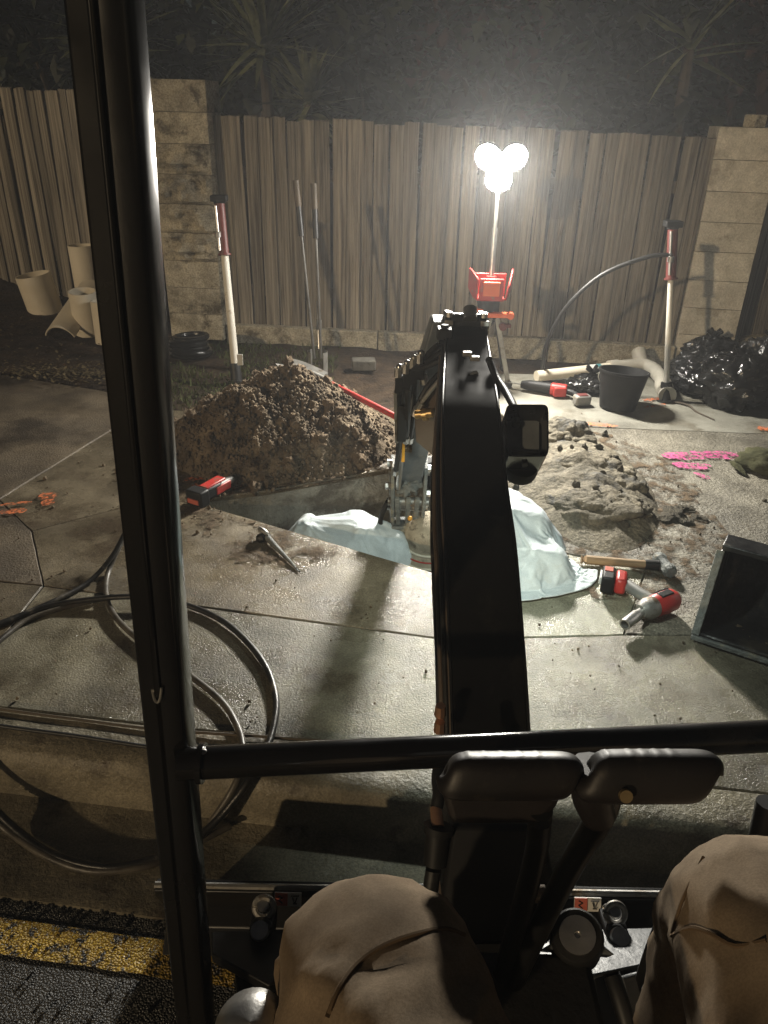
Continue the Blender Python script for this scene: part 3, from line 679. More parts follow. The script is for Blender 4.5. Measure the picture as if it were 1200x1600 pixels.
MB().box(fc + V(.03, 0, 0), (.15, .05, .028)).cyl(fc + V(.10, -.03, 0), fc + V(.10, .03, 0), .022).box(fc + V(-.09, .02, .01), (.05, .05, .05)).build('leg_collar', 'orange_plastic', tl, bevel=.005)
MB().cyl(fc + V(.06, -.02, -.07), fc + V(.06, .02, -.07), .024).box(fc + V(.085, 0, -.065), (.05, .03, .024)).build('leg_lock', 'dark_red', tl, bevel=.004)
for k, (dx, dy) in enumerate(((.14, -.05), (-.22, .1), (.15, .30))):
    MB().bar(fc + V(.02, .02, -.01), V(.64 + dx, 4.82 + dy, .015), .03, .02).build('leg', 'dull_steel' if k == 0 else 'black_plastic', tl, bevel=.003)
    MB().ball((.64 + dx, 4.82 + dy, .02), .026).build('foot', 'rubber', tl)
MB().tube([fc + V(-.02, 0, -.02), V(.60, 4.8, .2), V(.66, 4.72, .03)], .014, 8).build('centre_leg', 'dull_steel', tl)

# ================================================================== PROPS AND TOOLS AT THE FENCE
def prop(name, label, foot_, top, k=1.0):
    th = thing(name, label, 'prop', foot_, 'telescopic props leaning at the fence'); f, t = V(*foot_), V(*top); d = t - f; u = d.normalized()
    MB().cyl(f + u * .11, f + d * .70, .026 * k, .024 * k, 16).build('lower_tube', 'pole_white', th)
    MB().cyl(f, f + u * .12, .036, .034, 14).cyl(f, f + u * .012, .055, .055, 14).build('foot', 'rubber', th)
    r = MB().cyl(f + d * .69, f + d * .97, .030, .030, 14).cyl(f + d * .69, f + d * .70, .04, .04, 14).build('sleeve', 'dark_red', th)
    x, y = basis(u)
    MB().cyl(f + d * .72 - y * .0 + V(-.02, -.035, 0), f + d * .95 + V(-.02, -.035, 0), .008).cyl(f + d * .80 + V(-.02, -.04, -.01), f + d * .80 + V(-.02, -.04, .02), .018).build('adjuster_rod', 'steel', r)
    MB().box(f + d * .985, (.10, .075, .035)).cyl(f + d * .955, f + d * .98, .035).build('head_plate', 'black_plastic', th, bevel=.006)
    return th
pl = prop('telescopic_prop', 'red and white telescopic prop leaning beside the split faced pillar', G(370, 597), A(342, 305, 5.0))
p = G(374, 562); MB().box(A(375, 562, 4.72), (.035, .006, .07)).build('label_tag', 'label_white', pl)
pr_ = prop('telescopic_prop', 'rusty white prop with dark red sleeve beside the black bucket', G(1040, 627), A(1052, 345, 4.75), .68)
th = MB().tube([A(1048, 398, 4.66), A(1010, 402, 4.68), A(940, 430, 4.72), A(885, 480, 4.78), A(855, 535, 4.84), A(848, 575, 4.9), G(846, 592, .012) + V(0, 0, 0), G(890, 604, .012)], .013, 10, 8)
tag(th.build('air_hose', 'rubber', origin=True), 'black hose arching down from the rusty prop to the ground', 'hose')
ph = thing('post_hole_digger', 'post hole digger with two long handles standing behind the mound', 'digging tool', G(497, 588))
f0 = G(497, 588)
for a, b_ in (((462, 282), -.022), ((490, 287), .022)):
    t = A(*a, 5.12); s0 = f0 + V(b_, 0, .12); h = MB().cyl(s0, s0 + (t - s0) * .72, .009, .009, 10).build('handle', 'dark_steel', ph)
    MB().cyl(s0 + (t - s0) * .70, s0 + (t - s0) * .86, .017, .017, 10).build('grip', 'rubber', h)
    MB().cyl(s0 + (t - s0) * .86, t, .020, .020, 10).build('wooden_end', 'ash_wood', h)
    def sp(u, v, sx=b_): 
        an = (u - .5) * 2.2; return f0 + V(math.copysign(.02 + .045 * math.cos(an), sx), .05 * math.sin(an), -.0 + .17 * v)
    MB().grid(sp, 8, 4).build('blade', 'dull_steel', h)
MB().cyl(A(497, 470, 5.06), A(499, 545, 4.98), .013, .013, 10).cyl(A(498, 500, 5.02), A(498, 515, 5.0), .018, .018, 10).build('clamp_sleeve', 'steel', ph)
a, b_ = A(512, 597, 4.02), A(640, 662, 3.62)
th = thing('red_tool', 'red handled shovel lying against the back of the soil mound', 'shovel', (a.x, a.y, 0))
MB().cyl(a, b_, .016, .016, 12).build('handle', 'red_plastic', th)
MB().cyl(a - (b_ - a).normalized() * .12, a + (b_ - a).normalized() * .03, .02, .02, 12).build('socket', 'dull_steel', th)
d_ = (a - b_).normalized(); sx_, sy_ = basis(d_)
MB().grid(lambda u, v: a + d_ * (.10 + .26 * v) + sx_ * (u - .5) * .2 * (1 - .35 * v ** 4) + sy_ * (-.03 + .05 * abs(u - .5)) , 8, 6).build('blade', 'dull_steel', th)
th = thing('hose_coil', 'coil of black rubber hose lying at the foot of the block pillar', 'hose coil', G(298, 560))
c = G(298, 556)
for i in range(5):
    MB().torus(c + V(.012 * math.sin(i * 2), .01 * math.cos(i * 3), .02 + i * .028), (.08 * math.sin(i), .06, 1), .135 - .006 * i, .019, 30, 9).build('hose_loop', 'bin_bag', th)
# ---- white pipe offcuts
def pipe(label, base, axis, r, L, half=False, m='white_pvc'):
    a = Vector(axis).normalized(); x, y = basis(a); mb = MB(); t = .009
    def fn(u, v):
        pr = [(r, 0), (r, L), (r - t, L), (r - t, 0), (r, 0)]; k = v * 4; i = min(3, int(k)); f = k - i
        rr_, h = pr[i][0] + (pr[i + 1][0] - pr[i][0]) * f, pr[i][1] + (pr[i + 1][1] - pr[i][1]) * f
        an = (u * (math.pi * .8) + math.pi * .1) if half else u * 2 * math.pi
        return Vector(base) + a * h + (x * math.cos(an) + y * math.sin(an)) * rr_
    mb.grid(fn, 40, 4, not half); o = mb.build('pipe_offcut', m, origin=True); tag(o, label, 'pipe', 'white pipe offcuts by the fence'); return o
pipe('short wide white pipe offcut leaning by itself on dark soil', G(74, 492), (-.16, -.05, 1), .135, .33)
pipe('white pipe offcut standing upright against the warm lit fence', G(146, 492), (-.03, .02, 1), .105, .55)
pipe('white pipe offcut standing under the split curved piece', G(140, 522), (.02, -.1, 1), .10, .33)
pipe('white pipe offcut half hidden by the canopy post', G(172, 535), (.0, .05, 1), .10, .30)
q0, q1 = G(92, 532), A(142, 458, G(140, 500).y)
pipe('curved split piece of white pipe leaning on the others', q0 + V(.02, 0, .0), q1 - q0, .12, (q1 - q0).length, half=True)

# ================================================================== RIGHT-HAND THINGS
# bucket
bp = G(972, 648); bp.y += .12
bk = thing('black_bucket', 'black plastic bucket with thin wire handle by the rusty prop', 'bucket', bp)
MB().lathe([(0, .0), (.105, 0), (.143, .215), (.15, .217), (.15, .23), (.14, .23), (.137, .217), (.10, .012), (0, .012)], bp, (.06, .1, 1), 30).build('shell', 'black_plastic', bk)
MB().torus(bp + V(.0, -.02, .225), (0, .75, .5), .147, .0035, 40, 6, .5, math.pi).build('handle', 'steel', bk)
# pipe with bend
a, b_, c = G(838, 588, .05), G(962, 574, .06), G(1010, 572, .07)
pp = thing('drain_pipe', 'dirty white drain pipe with grey elbow bend lying behind the bucket', 'pipe', (a.x, a.y, 0))
MB().cyl(a, b_, .036, .036, 20).build('straight_pipe', 'white_pvc', pp)
MB().cyl(a.lerp(b_, .74), a.lerp(b_, .79), .0372, .0372, 20).build('label_band', 'label_teal', pp)
MB().cyl(a.lerp(b_, .63), a.lerp(b_, .735), .0368, .0368, 20).build('print_label', 'label_white', pp)
e = MB().tube([b_ - (b_ - a) * .06, b_, c + V(.0, 0, 0), G(1032, 590, .055), G(1040, 612, .045)], .046, 18, 8)
e.cyl(G(1036, 600, .05), G(1043, 618, .045), .054, .054, 18).cyl(b_ - (b_ - a) * .09, b_ + (b_ - a) * .02, .052, .052, 18)
e.build('elbow', 'grey_pvc', pp)
p = G(1000, 580); MB().cyl(p + V(0, 0, .05), p + V(0, .10, .11), .05, .05, 18).build('branch_socket', 'grey_pvc', pp)
# reciprocating saw
a, b_ = G(812, 600, .04), G(905, 614, .04); d = (b_ - a); u = d.normalized()
rs = thing('cordless_saw', 'black and red cordless saw lying near the drain pipe end', 'power tool', (a.x, a.y, 0))
MB().cyl(a + u * .06, a + u * .20, .034, .038, 14).cyl(a + u * .01, a + u * .06, .022, .034, 14).build('gear_case', 'black_plastic', rs)
MB().cyl(a + u * .20, a + u * .30, .040, .040, 14).box(a + u * .25 + V(0, -.02, 0), (.08, .07, .06)).build('motor_body', 'red_plastic', rs, bevel=.008)
MB().tube([a + u * .29, a + u * .34 + V(0, -.03, 0), a + u * .36 + V(0, -.10, -.005)], .019, 10).build('handle', 'black_plastic', rs)
MB().box(a + u * .37 + V(.0, -.12, -.002), (.10, .065, .06), Matrix.Rotation(.2, 3, 'Z')).build('battery', 'grey_plastic', rs, bevel=.012)
MB().box(a + u * .37 + V(.0, -.12, .029), (.06, .045, .006), Matrix.Rotation(.2, 3, 'Z')).build('battery_stripe', 'dark_red', rs, bevel=.002)
MB().bar(a + u * .01, a - u * .14, .018, .002).build('saw_blade', 'dull_steel', rs)
# bags
def bag(label, c, r, s, sd, m='bin_bag', grp='black bin bags heaped by the pillar'):
    mb = MB(); mb.ball((0, 0, 0), 1, 64, 40, .16, 1.6, sd, s)
    for q in mb.v:
        d = q.normalized(); f1 = abs(noise.noise(d * 3.2 + V(sd, 0, 0))); f2 = abs(noise.noise(d * 7.5 + V(0, sd, 0)))
        q *= 1 - .16 * max(0, 1 - f1 / .16) - .07 * max(0, 1 - f2 / .18) + .05 * noise.noise(d * 5)
        q *= r; q.z = max(q.z, -r * s[2] * .72)
    zb = min(q.z for q in mb.v); mb.v = [Vector(c) + q - V(0, 0, zb) for q in mb.v]
    th = thing('bin_bag', label, 'bag', (c[0], c[1], c[2]), grp); mb.build('sack', m, th, angle=65)
    top = Vector(c) + V(0, 0, 1.62 * r * s[2]); k = MB()
    for j in range(5):
        an = j * 1.26 + sd; k.tube([top + V(0, 0, -.05), top + V(0, 0, .01), top + V(math.cos(an) * .05, math.sin(an) * .05, .05)], [.02, .012], 6, 3)
    k.build('tied_neck', m, th); return th
p = G(1095, 618); bag('black bin bag next to the foot of the rusty prop', (p.x, p.y + .10, 0), .20, (1, .95, .75), 1)
p = G(1150, 640); bag('large glossy black bin bag foremost of the heap', (p.x, p.y + .12, 0), .235, (1.0, .9, .80), 2)
p = G(1118, 595); bag('black bin bag leaning on the pale pillar, behind the others', (p.x, p.y + .18, 0), .19, (1.1, .8, .8), 3)
p = G(1200, 622); bag('black bin bag at the outer end of the heap', (p.x, p.y + .15, 0), .22, (.9, .9, .95), 4)
p = G(925, 615); t = bag('slack black bag with pale blue label behind the bucket', (p.x + .0, p.y + .05, 0), .13, (1.25, .8, .5), 6, grp=None)
MB().box(A(931, 607, p.y - .0), (.085, .004, .05), Matrix.Rotation(-.7, 3, 'X')).build('label_patch', 'label_white', t)
# twig, cap
o = MB().tube([G(1048, 627, .006), G(1075, 633, .012), G(1088, 643, .006), G(1116, 656, .006)], [.008, .004], 7, 5).build('twig', 'bark', origin=True); tag(o, 'thin dark stick on the concrete in front of the bin bags', 'stick')
cp = G(1188, 738); th = thing('cloth_cap', 'crumpled olive cloth cap lying on the rough slab', 'cap', cp)
mb = MB().ball(cp + V(.05, .05, .03), .13, 40, 20, .3, 1.8, 5, (1.1, .9, .55))
for q in mb.v: q.z = max(q.z, .006)
mb.build('crown', 'olive_cloth', th, angle=70)
mb = MB(); mb.grid(lambda u, v: (cp.x - .10 + .02 * v + .07 * v * -math.cos((u - .5) * 2.4), cp.y + .02 + (u - .5) * .18, .012 + .02 * math.sin(u * 3.14) + .006 * fbm(u * 4, v * 4)), 14, 6); mb.build('peak', 'olive_cloth', th)
# hammer
a, b_ = G(908, 874, .022), G(1036, 884, .024); d = b_ - a; u = d.normalized(); s_ = V(-u.y, u.x, 0)
hm = thing('club_hammer', 'wooden handled club hammer lying behind the impact wrench', 'hammer', (a.x, a.y, 0))
MB().tube([a, a.lerp(b_, .3), a.lerp(b_, .7), b_], [.019, .015], 12, 5).build('handle', 'handle_wood', hm)
MB().cyl(a.lerp(b_, .78), a.lerp(b_, .95), .0195, .021, 12).build('neck_sleeve', 'rubber', hm)
hc = b_ + u * .004; MB().lathe([(0, -.062), (.022, -.062), (.028, -.052), (.028, -.028), (.022, -.018), (.022, .018), (.028, .028), (.028, .052), (.022, .062), (0, .062)], hc + V(0, 0, .006), s_ * 1.0 + u * -.25, 8).build('head', 'muddy_steel', hm, angle=30)
# impact wrench
zz = .05
bt, h0, hb, hf, sk = G(962, 908, .045), G(985, 918, .05), G(1046, 938, .05), G(1002, 955, .05), G(974, 977, .045)
iw = thing('impact_wrench', 'red and black cordless impact wrench with long socket on the slab', 'power tool', (h0.x, h0.y, 0))
hd = (h0 - bt); an = math.atan2(G(1020, 935).y - bt.y, G(1020, 935).x - bt.x); R_ = Matrix.Rotation(an, 3, 'Z')
MB().box(bt + R_ @ V(-.028, 0, 0), (.046, .092, .07), R_).build('battery', 'black_plastic', iw, bevel=.008)
MB().box(bt + R_ @ V(-.055, .0, .006), (.008, .06, .03), R_).build('battery_label', 'label_white', iw, bevel=.002)
MB().box(bt + R_ @ V(-.03, .02, .0355), (.03, .03, .004), R_).build('battery_stripe', 'sticker_red', iw)
MB().box(bt + R_ @ V(.018, 0, 0), (.042, .085, .064), R_).build('handle_base', 'red_plastic', iw, bevel=.012)
hm_ = hb.lerp(hf, .35)
MB().tube([bt + R_ @ V(.03, 0, 0), bt.lerp(hm_, .6), hm_], [.023, .021], 12, 5).build('handle', 'grey_plastic', iw)
MB().tube([bt.lerp(hm_, .72) + V(-.01, -.012, 0), hm_ + V(-.03, -.02, 0)], .012, 8).build('trigger', 'red_plastic', iw)
ud = (hf - hb).normalized()
MB().lathe([(0, -.03), (.030, -.028), (.040, -.012), (.042, .03), (.040, .075), (.038, .08), (0, .08)], hb, ud, 18).build('motor_housing', 'red_plastic', iw)
vn = MB()
for k in range(4): vn.box(hb + ud * (.0 + .014 * k) + V(0, 0, .030) + ud.cross(V(0, 0, 1)) * .026, (.005, .022, .012), Matrix.Rotation(math.atan2(ud.y, ud.x) + 1.57, 3, 'Z'))
vn.build('vents', 'black_plastic', iw)
MB().box(hb + V(0, 0, .036) + ud * .03, (.03, .06, .014), Matrix.Rotation(math.atan2(ud.y, ud.x) + 1.57, 3, 'Z')).build('top_cap', 'black_plastic', iw, bevel=.004)
MB().lathe([(.036, .075), (.039, .085), (.040, .11), (.034, .13), (.024, .145), (0, .146)], hb, ud, 18).build('hammer_case', 'dull_steel', iw)
us = (sk - (hb + ud * .14)).normalized(); s0 = hb + ud * .135
MB().lathe([(0, 0), (.016, 0), (.016, .03), (.0205, .04), (.0205, .115), (.015, .115), (.013, .08), (0, .08)], s0, us, 18).build('socket', 'steel', iw)
# steel peg
a, b_ = G(468, 893, .006), G(416, 838, .022); u = (b_ - a).normalized()
pg = thing('steel_peg', 'tapered steel peg with ring head lying on the wet slab', 'peg', (a.x, a.y, 0))
MB().tube([a, a.lerp(b_, .5), b_], [.004, .014], 10, 4).build('shank', 'muddy_steel', pg)
MB().torus(b_ + u * .015 + V(0, 0, .01), (0.5, .5, .5), .024, .010, 20, 8).build('ring', 'dull_steel', pg)
MB().ball(b_ + V(-.02, -.012, .0), .02, 12, 8, .3).build('hinge_knob', 'rubber', pg)
# cordless tool by the mound
a, b_ = G(302, 782, .035), G(362, 748, .035); u = (b_ - a).normalized(); R_ = Matrix.Rotation(math.atan2(u.y, u.x), 3, 'Z'); L = (b_ - a).length
ct = thing('cordless_tool', 'slim red and black cordless tool lying at the foot of the mound', 'power tool', (a.x, a.y, 0))
MB().box(a + R_ @ V(.03, 0, .005), (.06, .09, .075), R_).build('battery', 'black_plastic', ct, bevel=.008)
MB().box(a + R_ @ V(-.002, 0, -.005), (.006, .06, .022), R_).build('battery_label', 'sticker_red', ct)
MB().box(a + R_ @ V(.11, 0, .005), (.10, .062, .055), R_).build('motor_body', 'black_plastic', ct, bevel=.01)
MB().box(a + R_ @ V(.13, 0, .034), (.13, .05, .012), R_).box(a + R_ @ V(.17, -.028, .0), (.10, .01, .04), R_).build('red_cover', 'red_plastic', ct, bevel=.005)
MB().cyl(a + R_ @ V(.15, 0, 0), a + R_ @ V(L, 0, .0), .026, .018, 14).build('nose', 'grey_plastic', ct)

# loose digging bucket
db = thing('digging_bucket', 'loose black steel excavator bucket with muddy cutting lip', 'excavator bucket', G(1140, 1000))
l0, l1 = G(1086, 992, .03), G(1300, 1062, .03)
ax = (l1 - l0).normalized(); ax.z = 0; ax.normalize(); W_ = .56; bk_ = V(-ax.y, ax.x, 0)
prof = [(0, .0), (.10, -.015), (.22, -.01), (.32, .05), (.365, .15), (.35, .26), (.28, .345), (.20, .375)]
prof = [(a_, z_ * .72 + .03) for a_, z_ in prof]
pr3 = smooth_path([V(a_, 0, z_) for a_, z_ in prof], 5)
def bpt(t, q, ins=0): return l0 + ax * t + bk_ * q.x + V(0, 0, q.z - .03)
mb = MB(); mb.grid(lambda u, v: bpt(W_ * u, pr3[round(v * (len(pr3) - 1))]), 6, len(pr3) - 1)
o = mb.build('shell', 'bucket_black', db); sd = o.modifiers.new('s', 'SOLIDIFY'); sd.thickness = .012
for t in (0, W_):
    poly = [bpt(t, q) for q in pr3] + [bpt(t, V(.12, 0, .27))]
    MB().prism(poly, ax * (.014 if t == 0 else -.014)).build('side_plate', 'bucket_black', db, bevel=.003)
    q = [bpt(t, V(.002, 0, .03)), bpt(t, V(.14, 0, .295))]
    MB().bar(q[0], q[1], .026, .02).build('side_cutter', 'muddy_steel', db, bevel=.003)
MB().bar(bpt(-.01, V(.015, 0, .022)), bpt(W_ + .01, V(.015, 0, .022)), .05, .018, (0, 0, 1)).build('cutting_lip', 'muddy_steel', db, bevel=.003)
MB().bar(bpt(0, V(.20, 0, .30)), bpt(W_, V(.20, 0, .30)), .09, .022, (0, 0, 1)).build('top_plate', 'bucket_black', db, bevel=.004)
for t in (.2, .36):
    MB().prism([bpt(t, V(.18, 0, .30)), bpt(t, V(.34, 0, .22)), bpt(t, V(.40, 0, .30)), bpt(t, V(.30, 0, .40)), bpt(t, V(.2, 0, .36))], ax * .018).build('hitch_ear', 'black_paint', db, bevel=.004)
MB().cyl(bpt(.17, V(.30, 0, .33)), bpt(.41, V(.30, 0, .33)), .017).build('hitch_pin', 'dull_steel', db)
MB().box(bpt(.11, V(.17, 0, .020)), (.07, .014, .006), Matrix.Rotation(-.25, 3, 'Z')).build('yellow_mark', 'yellow_dull', db)
rr = random.Random(4)
for i in range(40):
    s = rr.uniform(.005, .016); q = bpt(rr.uniform(.02, .5), V(rr.uniform(.03, .3), 0, .0)); child('clod', CLOD[i % 7], db, (q.x, q.y, .015 + s * .3), (i, i, i), (s, s, s * .7))

# ================================================================== WHITE SACKS
def drape(label, c, lumps, size, rz, z_drop, z_floor, n=80, frames=34, tilt=(0, 0)):
    # a cloth grid is let fall over rounded lumps, then kept as a plain mesh with thickness
    tmp = []
    fl_m = MB().box((c[0], c[1], z_floor - .15), (4, 4, .3)).build('tmp', None); tmp.append(fl_m)
    for q, rr_, sc_ in lumps: tmp.append(MB().ball(q, rr_, 36, 22, .22, 1.6, 3, sc_).build('tmp', None))
    for o in tmp:
        o.modifiers.new('c', 'COLLISION'); o.collision.thickness_outer = .006; o.collision.cloth_friction = 12
    R_ = Matrix.Rotation(rz, 3, 'Z')
    g = MB().grid(lambda u, v: V(*c[:2], z_drop) + R_ @ V((u - .5) * size[0], (v - .5) * size[1], .035 * noise.noise(V(u * 6, v * 6, c[0])) + tilt[0] * (u - .5) + tilt[1] * (v - .5)), n, int(n * size[1] / size[0])).build('tmp', None)
    m = g.modifiers.new('cloth', 'CLOTH'); st = m.settings
    st.quality = 6; st.mass = .25; st.tension_stiffness = 12; st.compression_stiffness = 12; st.shear_stiffness = 4; st.bending_stiffness = .008; st.air_damping = 1.5
    m.collision_settings.distance_min = .004; m.collision_settings.collision_quality = 3; m.point_cache.frame_start = 1; m.point_cache.frame_end = 80
    for f in range(1, frames + 1): sc.frame_set(f)
    dg = bpy.context.evaluated_depsgraph_get(); ev = g.evaluated_get(dg).to_mesh(); mb = MB()
    mb.v = [v.co.copy() for v in ev.vertices]; mb.f = [tuple(p.vertices) for p in ev.polygons]
    for o in tmp + [g]: bpy.data.objects.remove(o)
    sc.frame_set(1)
    o = mb.build('white_sheet', 'white_sheet', origin=True, angle=120); tag(o, label, 'sheet', 'white sheets at the pit')
    k = o.modifiers.new('sub', 'SUBSURF'); k.levels = 1; k.render_levels = 1
    k = o.modifiers.new('thick', 'SOLIDIFY'); k.thickness = .003
    return o
s1 = drape('white plastic sheet over a bulge inside the pit beside the excavator arm', (-.165, 3.0), [(V(-.13, 3.0, -.37), .30, (1.0, .60, 1.10)), (V(-.34, 3.0, -.27), .13, (.9, .9, 1.7)), (V(.02, 2.96, -.22), .10, (1, 1, 1.4))], (.92, .60), -.25, .10, -1.1, tilt=(.04, .0))
drape('white sheet draped over a lump on the slab beside the hammer', (.50, 2.64), [(V(.47, 2.76, .0), .22, (1.0, 1.1, .95)), (V(.56, 2.57, -.02), .17, (1, 1, .85)), (V(.63, 2.72, .0), .10, (1, 1, 1)), (V(.50, 2.44, .0), .06, (1.6, .8, 1))], (.66, .74), .30, .31, .004)

# ================================================================== HOSES
def hose(label, pts, r, m, grp='hoses looped over the footpath', name='hose'):
    o = MB().tube(pts, r, 12, 8).build(name, m, origin=True); tag(o, label, 'hose' if name == 'hose' else 'cable', grp); return o
h = .014
hose('thick black hose making the wide loop over the footpath and kerb', [G(-60, 1000, h), G(0, 976, h), G(70, 949, h), G(150, 936, h + .012), G(215, 933, h + .02), G(290, 945, h), G(355, 975, h), G(408, 1030, h), G(431, 1090, h), G(424, 1150, h), G(405, 1190, h + .006), G(385, 1225, .0), G(345, 1275, -.07), G(300, 1315, -.11), G(250, 1338, -.128), G(170, 1355, -.13), G(90, 1338, -.13), G(30, 1300, -.125), G(-20, 1250, -.08), G(-70, 1180, .02)], .0105, 'hose_dusty')
hose('pale dusty hose curling down to the kerb inside the black loop', [G(205, 820, h + .10), G(186, 855, h + .06), G(169, 895, h), G(166, 930, h), G(182, 966, h), G(222, 1003, h), G(300, 1058, h), G(348, 1098, h), G(373, 1140, h), G(380, 1175, h), G(378, 1200, h), G(360, 1240, -.03), G(330, 1285, -.11)], .010, 'hose_pale')
hose('thin dark hose running from the canopy post to the road side', [G(200, 822, h + .12), G(176, 868, h + .05), G(140, 908, h), G(90, 936, h), G(40, 958, h), G(-30, 985, h)], .009, 'hose_dusty')
hose('pale hose end crossing under the thick black loop', [G(150, 938, .01), G(90, 952, .01), G(40, 970, .01), G(0, 1000, .01), G(-50, 1040, .01)], .009, 'hose_pale')
hose('worn grey hose sagging beside the black one in the gutter', [G(-30, 1262, -.09), G(15, 1300, -.13), G(70, 1336, -.132), G(140, 1360, -.135), G(220, 1355, -.135), G(270, 1335, -.135), G(360, 1290, -.12)], .010, 'hose_pale')
hose('thin brown cable lying straight along the footpath edge', [G(-60, 1098, .008), G(0, 1108, .008), G(120, 1124, .008), G(250, 1140, .008), G(400, 1150, .012), G(520, 1158, .008), G(640, 1160, .008), G(740, 1158, .008)], .0045, 'ash_wood', None, 'cable')
hose('dark strip standing in for the joint groove at the back of the kerb', [G(-60, 1120, .008), G(0, 1134, .008), G(120, 1150, .008), G(240, 1168, .008), G(330, 1178, .008)], .006, 'rubber', None, 'cable')  # added tube that draws the dark kerb joint; no cable lies here

# ================================================================== EXCAVATOR
ex = thing('mini_excavator', 'black mini excavator seen from its seat, boom reaching over the pit', 'excavator', (.2, .1, -.16))
# canopy post: folded hollow section
pc = V(-.285, .83, 0)
def post_sec(z):
    w_, d_ = .058, .055
    return [V(pc.x - .333 + .0405 * z + .285 + a * w_, pc.y + b * d_, z) for a, b in ((-.5, -.44), (-.47, -.49), (-.10, -.50), (-.06, -.44), (.30, -.50), (.44, -.46), (.5, -.36), (.5, .5), (-.5, .5))]
mb = MB(); zs = [-.02, .3, .6, .9, 1.2, 1.5, 2.05]
for z in zs: mb.v += post_sec(z)
n = 9
for k in range(len(zs) - 1):
    for j in range(n): mb.f.append((k * n + j, k * n + (j + 1) % n, (k + 1) * n + (j + 1) % n, (k + 1) * n + j))
mb.f += [tuple(range(n - 1, -1, -1)), tuple(range((len(zs) - 1) * n, len(zs) * n))]
post = mb.build('canopy_post', 'gloss_black', ex, bevel=.004)
def px_(z): return pc.x - .048 + .0405 * z - .004
MB().tube([V(px_(z), pc.y - .0275, z) for z in (.88, 1.3, 2.0)], .0035, 10, 2).build('folded_seam', 'gloss_black', post)
e = V(px_(.88), pc.y - .0285, .88); MB().tube([e + V(-.006, .0, .012), e + V(-.004, -.002, -.004), e + V(.0, -.002, -.008), e + V(.004, -.002, 0), e + V(.007, .0, .016)], .002, 8).build('groove_end', 'dull_steel', post)
# front rail
ra, rb = D(306, 1192, 1.10), D(1330, 1144, 1.16)
rail = MB().tube([ra + V(-.02, 0, 0), ra, ra.lerp(rb, .3), ra.lerp(rb, .6), rb], .0235, 16, 4).build('front_rail', 'gloss_black', ex)
MB().cyl(ra + V(.004, 0, 0), ra + V(.012, 0, 0), .029, .029, 20).build('rail_flange', 'gloss_black', rail)
MB().ball(D(318, 1176, 1.09), .006).build('bolt', 'dull_steel', rail)
# boom: curved box from the swing bracket to the tip
BW = .078
bm_pts = [D(765, 1560, 1.50), D(768, 1300, 1.50), D(767, 1145, 1.55), D(752, 870, 1.69), D(742, 760, 1.84), D(736, 640, 2.02), D(731, 560, 2.38), D(728, 508, 2.66)]
bp_ = smooth_path(bm_pts, 6)
def boom_frames():
    out = []
    for i, p in enumerate(bp_):
        d = (bp_[min(i + 1, len(bp_) - 1)] - bp_[max(i - 1, 0)]).normalized(); x = V(1, .0, 0); x = (x - d * x.dot(d)).normalized(); up = x.cross(d).normalized()
        if up.z < 0 and up.y > 0: up = -up
        out.append((p, d, x, up))
    return out
BF = boom_frames()
def boom_ring(i, w_=BW, dp=None):
    p, d, x, up = BF[i]; t = i / (len(BF) - 1); w_ = w_ * (1 - .14 * max(0, (t - .55) / .45)); dp = dp or (.15 + .06 * math.sin(t * 3.14)); s = -1 if up.dot(CAMP - p) < 0 else 1; upn = up * s
    return [p - x * w_, p + x * w_, p + x * w_ - upn * dp, p - x * w_ - upn * dp]
mb = MB()
for i in range(len(BF)): mb.v += boom_ring(i)
for i in range(len(BF) - 1):
    for j in range(4): mb.f.append((i * 4 + j, i * 4 + (j + 1) % 4, i * 4 + 4 + (j + 1) % 4, i * 4 + 4 + j))
mb.f += [(3, 2, 1, 0), tuple(range(len(BF) * 4 - 4, len(BF) * 4))]
boom = mb.build('boom', 'boom_black', ex, bevel=.006)
for j in (0, 1):
    MB().tube([boom_ring(i)[j] for i in range(4, len(BF) - 2)], .003, 6, 0).build('weld_bead', 'black_paint', boom)
mb = MB()                                                    # brown dusty side plate on the boom's left flank
for i in range(8, len(BF) - 2):
    r_ = boom_ring(i); x = BF[i][2]; mb.v += [r_[0] - x * .003 + (r_[3] - r_[0]) * .05, r_[3] - x * .003 - (r_[3] - r_[0]) * .05]
k = len(mb.v) // 2; mb.f = [(i * 2, i * 2 + 1, i * 2 + 3, i * 2 + 2) for i in range(k - 1)]; o = mb.build('side_plate', 'brown_side', boom); o.modifiers.new('s', 'SOLIDIFY').thickness = .004
for h_ in range(4):                                           # hydraulic lines along the left flank
    pts = []
    for i in range(3, len(BF) - 1, 2):
        r_ = boom_ring(i); x = BF[i][2]; pts.append(r_[0] - x * (.008 + .006 * (h_ % 2)) + (r_[3] - r_[0]) * (.16 + .2 * h_) + V(0, 0, .004 * math.sin(i * 2 + h_)))
    ho = MB().tube(pts, .006, 8, 3).build('hydraulic_hose', ('rubber', 'brown_side', 'rubber', 'hose_dusty')[h_], boom)
    MB().cyl(pts[2], pts[2] + (pts[3] - pts[2]) * .35, .009).cyl(pts[1], pts[1] + (pts[2] - pts[1]) * .3, .0095).build('brass_fitting', 'brass', ho)
for px, py, zc in ((688, 1110, 1.50), (687, 1135, 1.50)):
    c = D(px, py, zc); MB().cyl(c + V(0, 0, -.012), c + V(0, 0, .012), .012, .010, 8).build('hose_nut', 'copper', boom, angle=20)
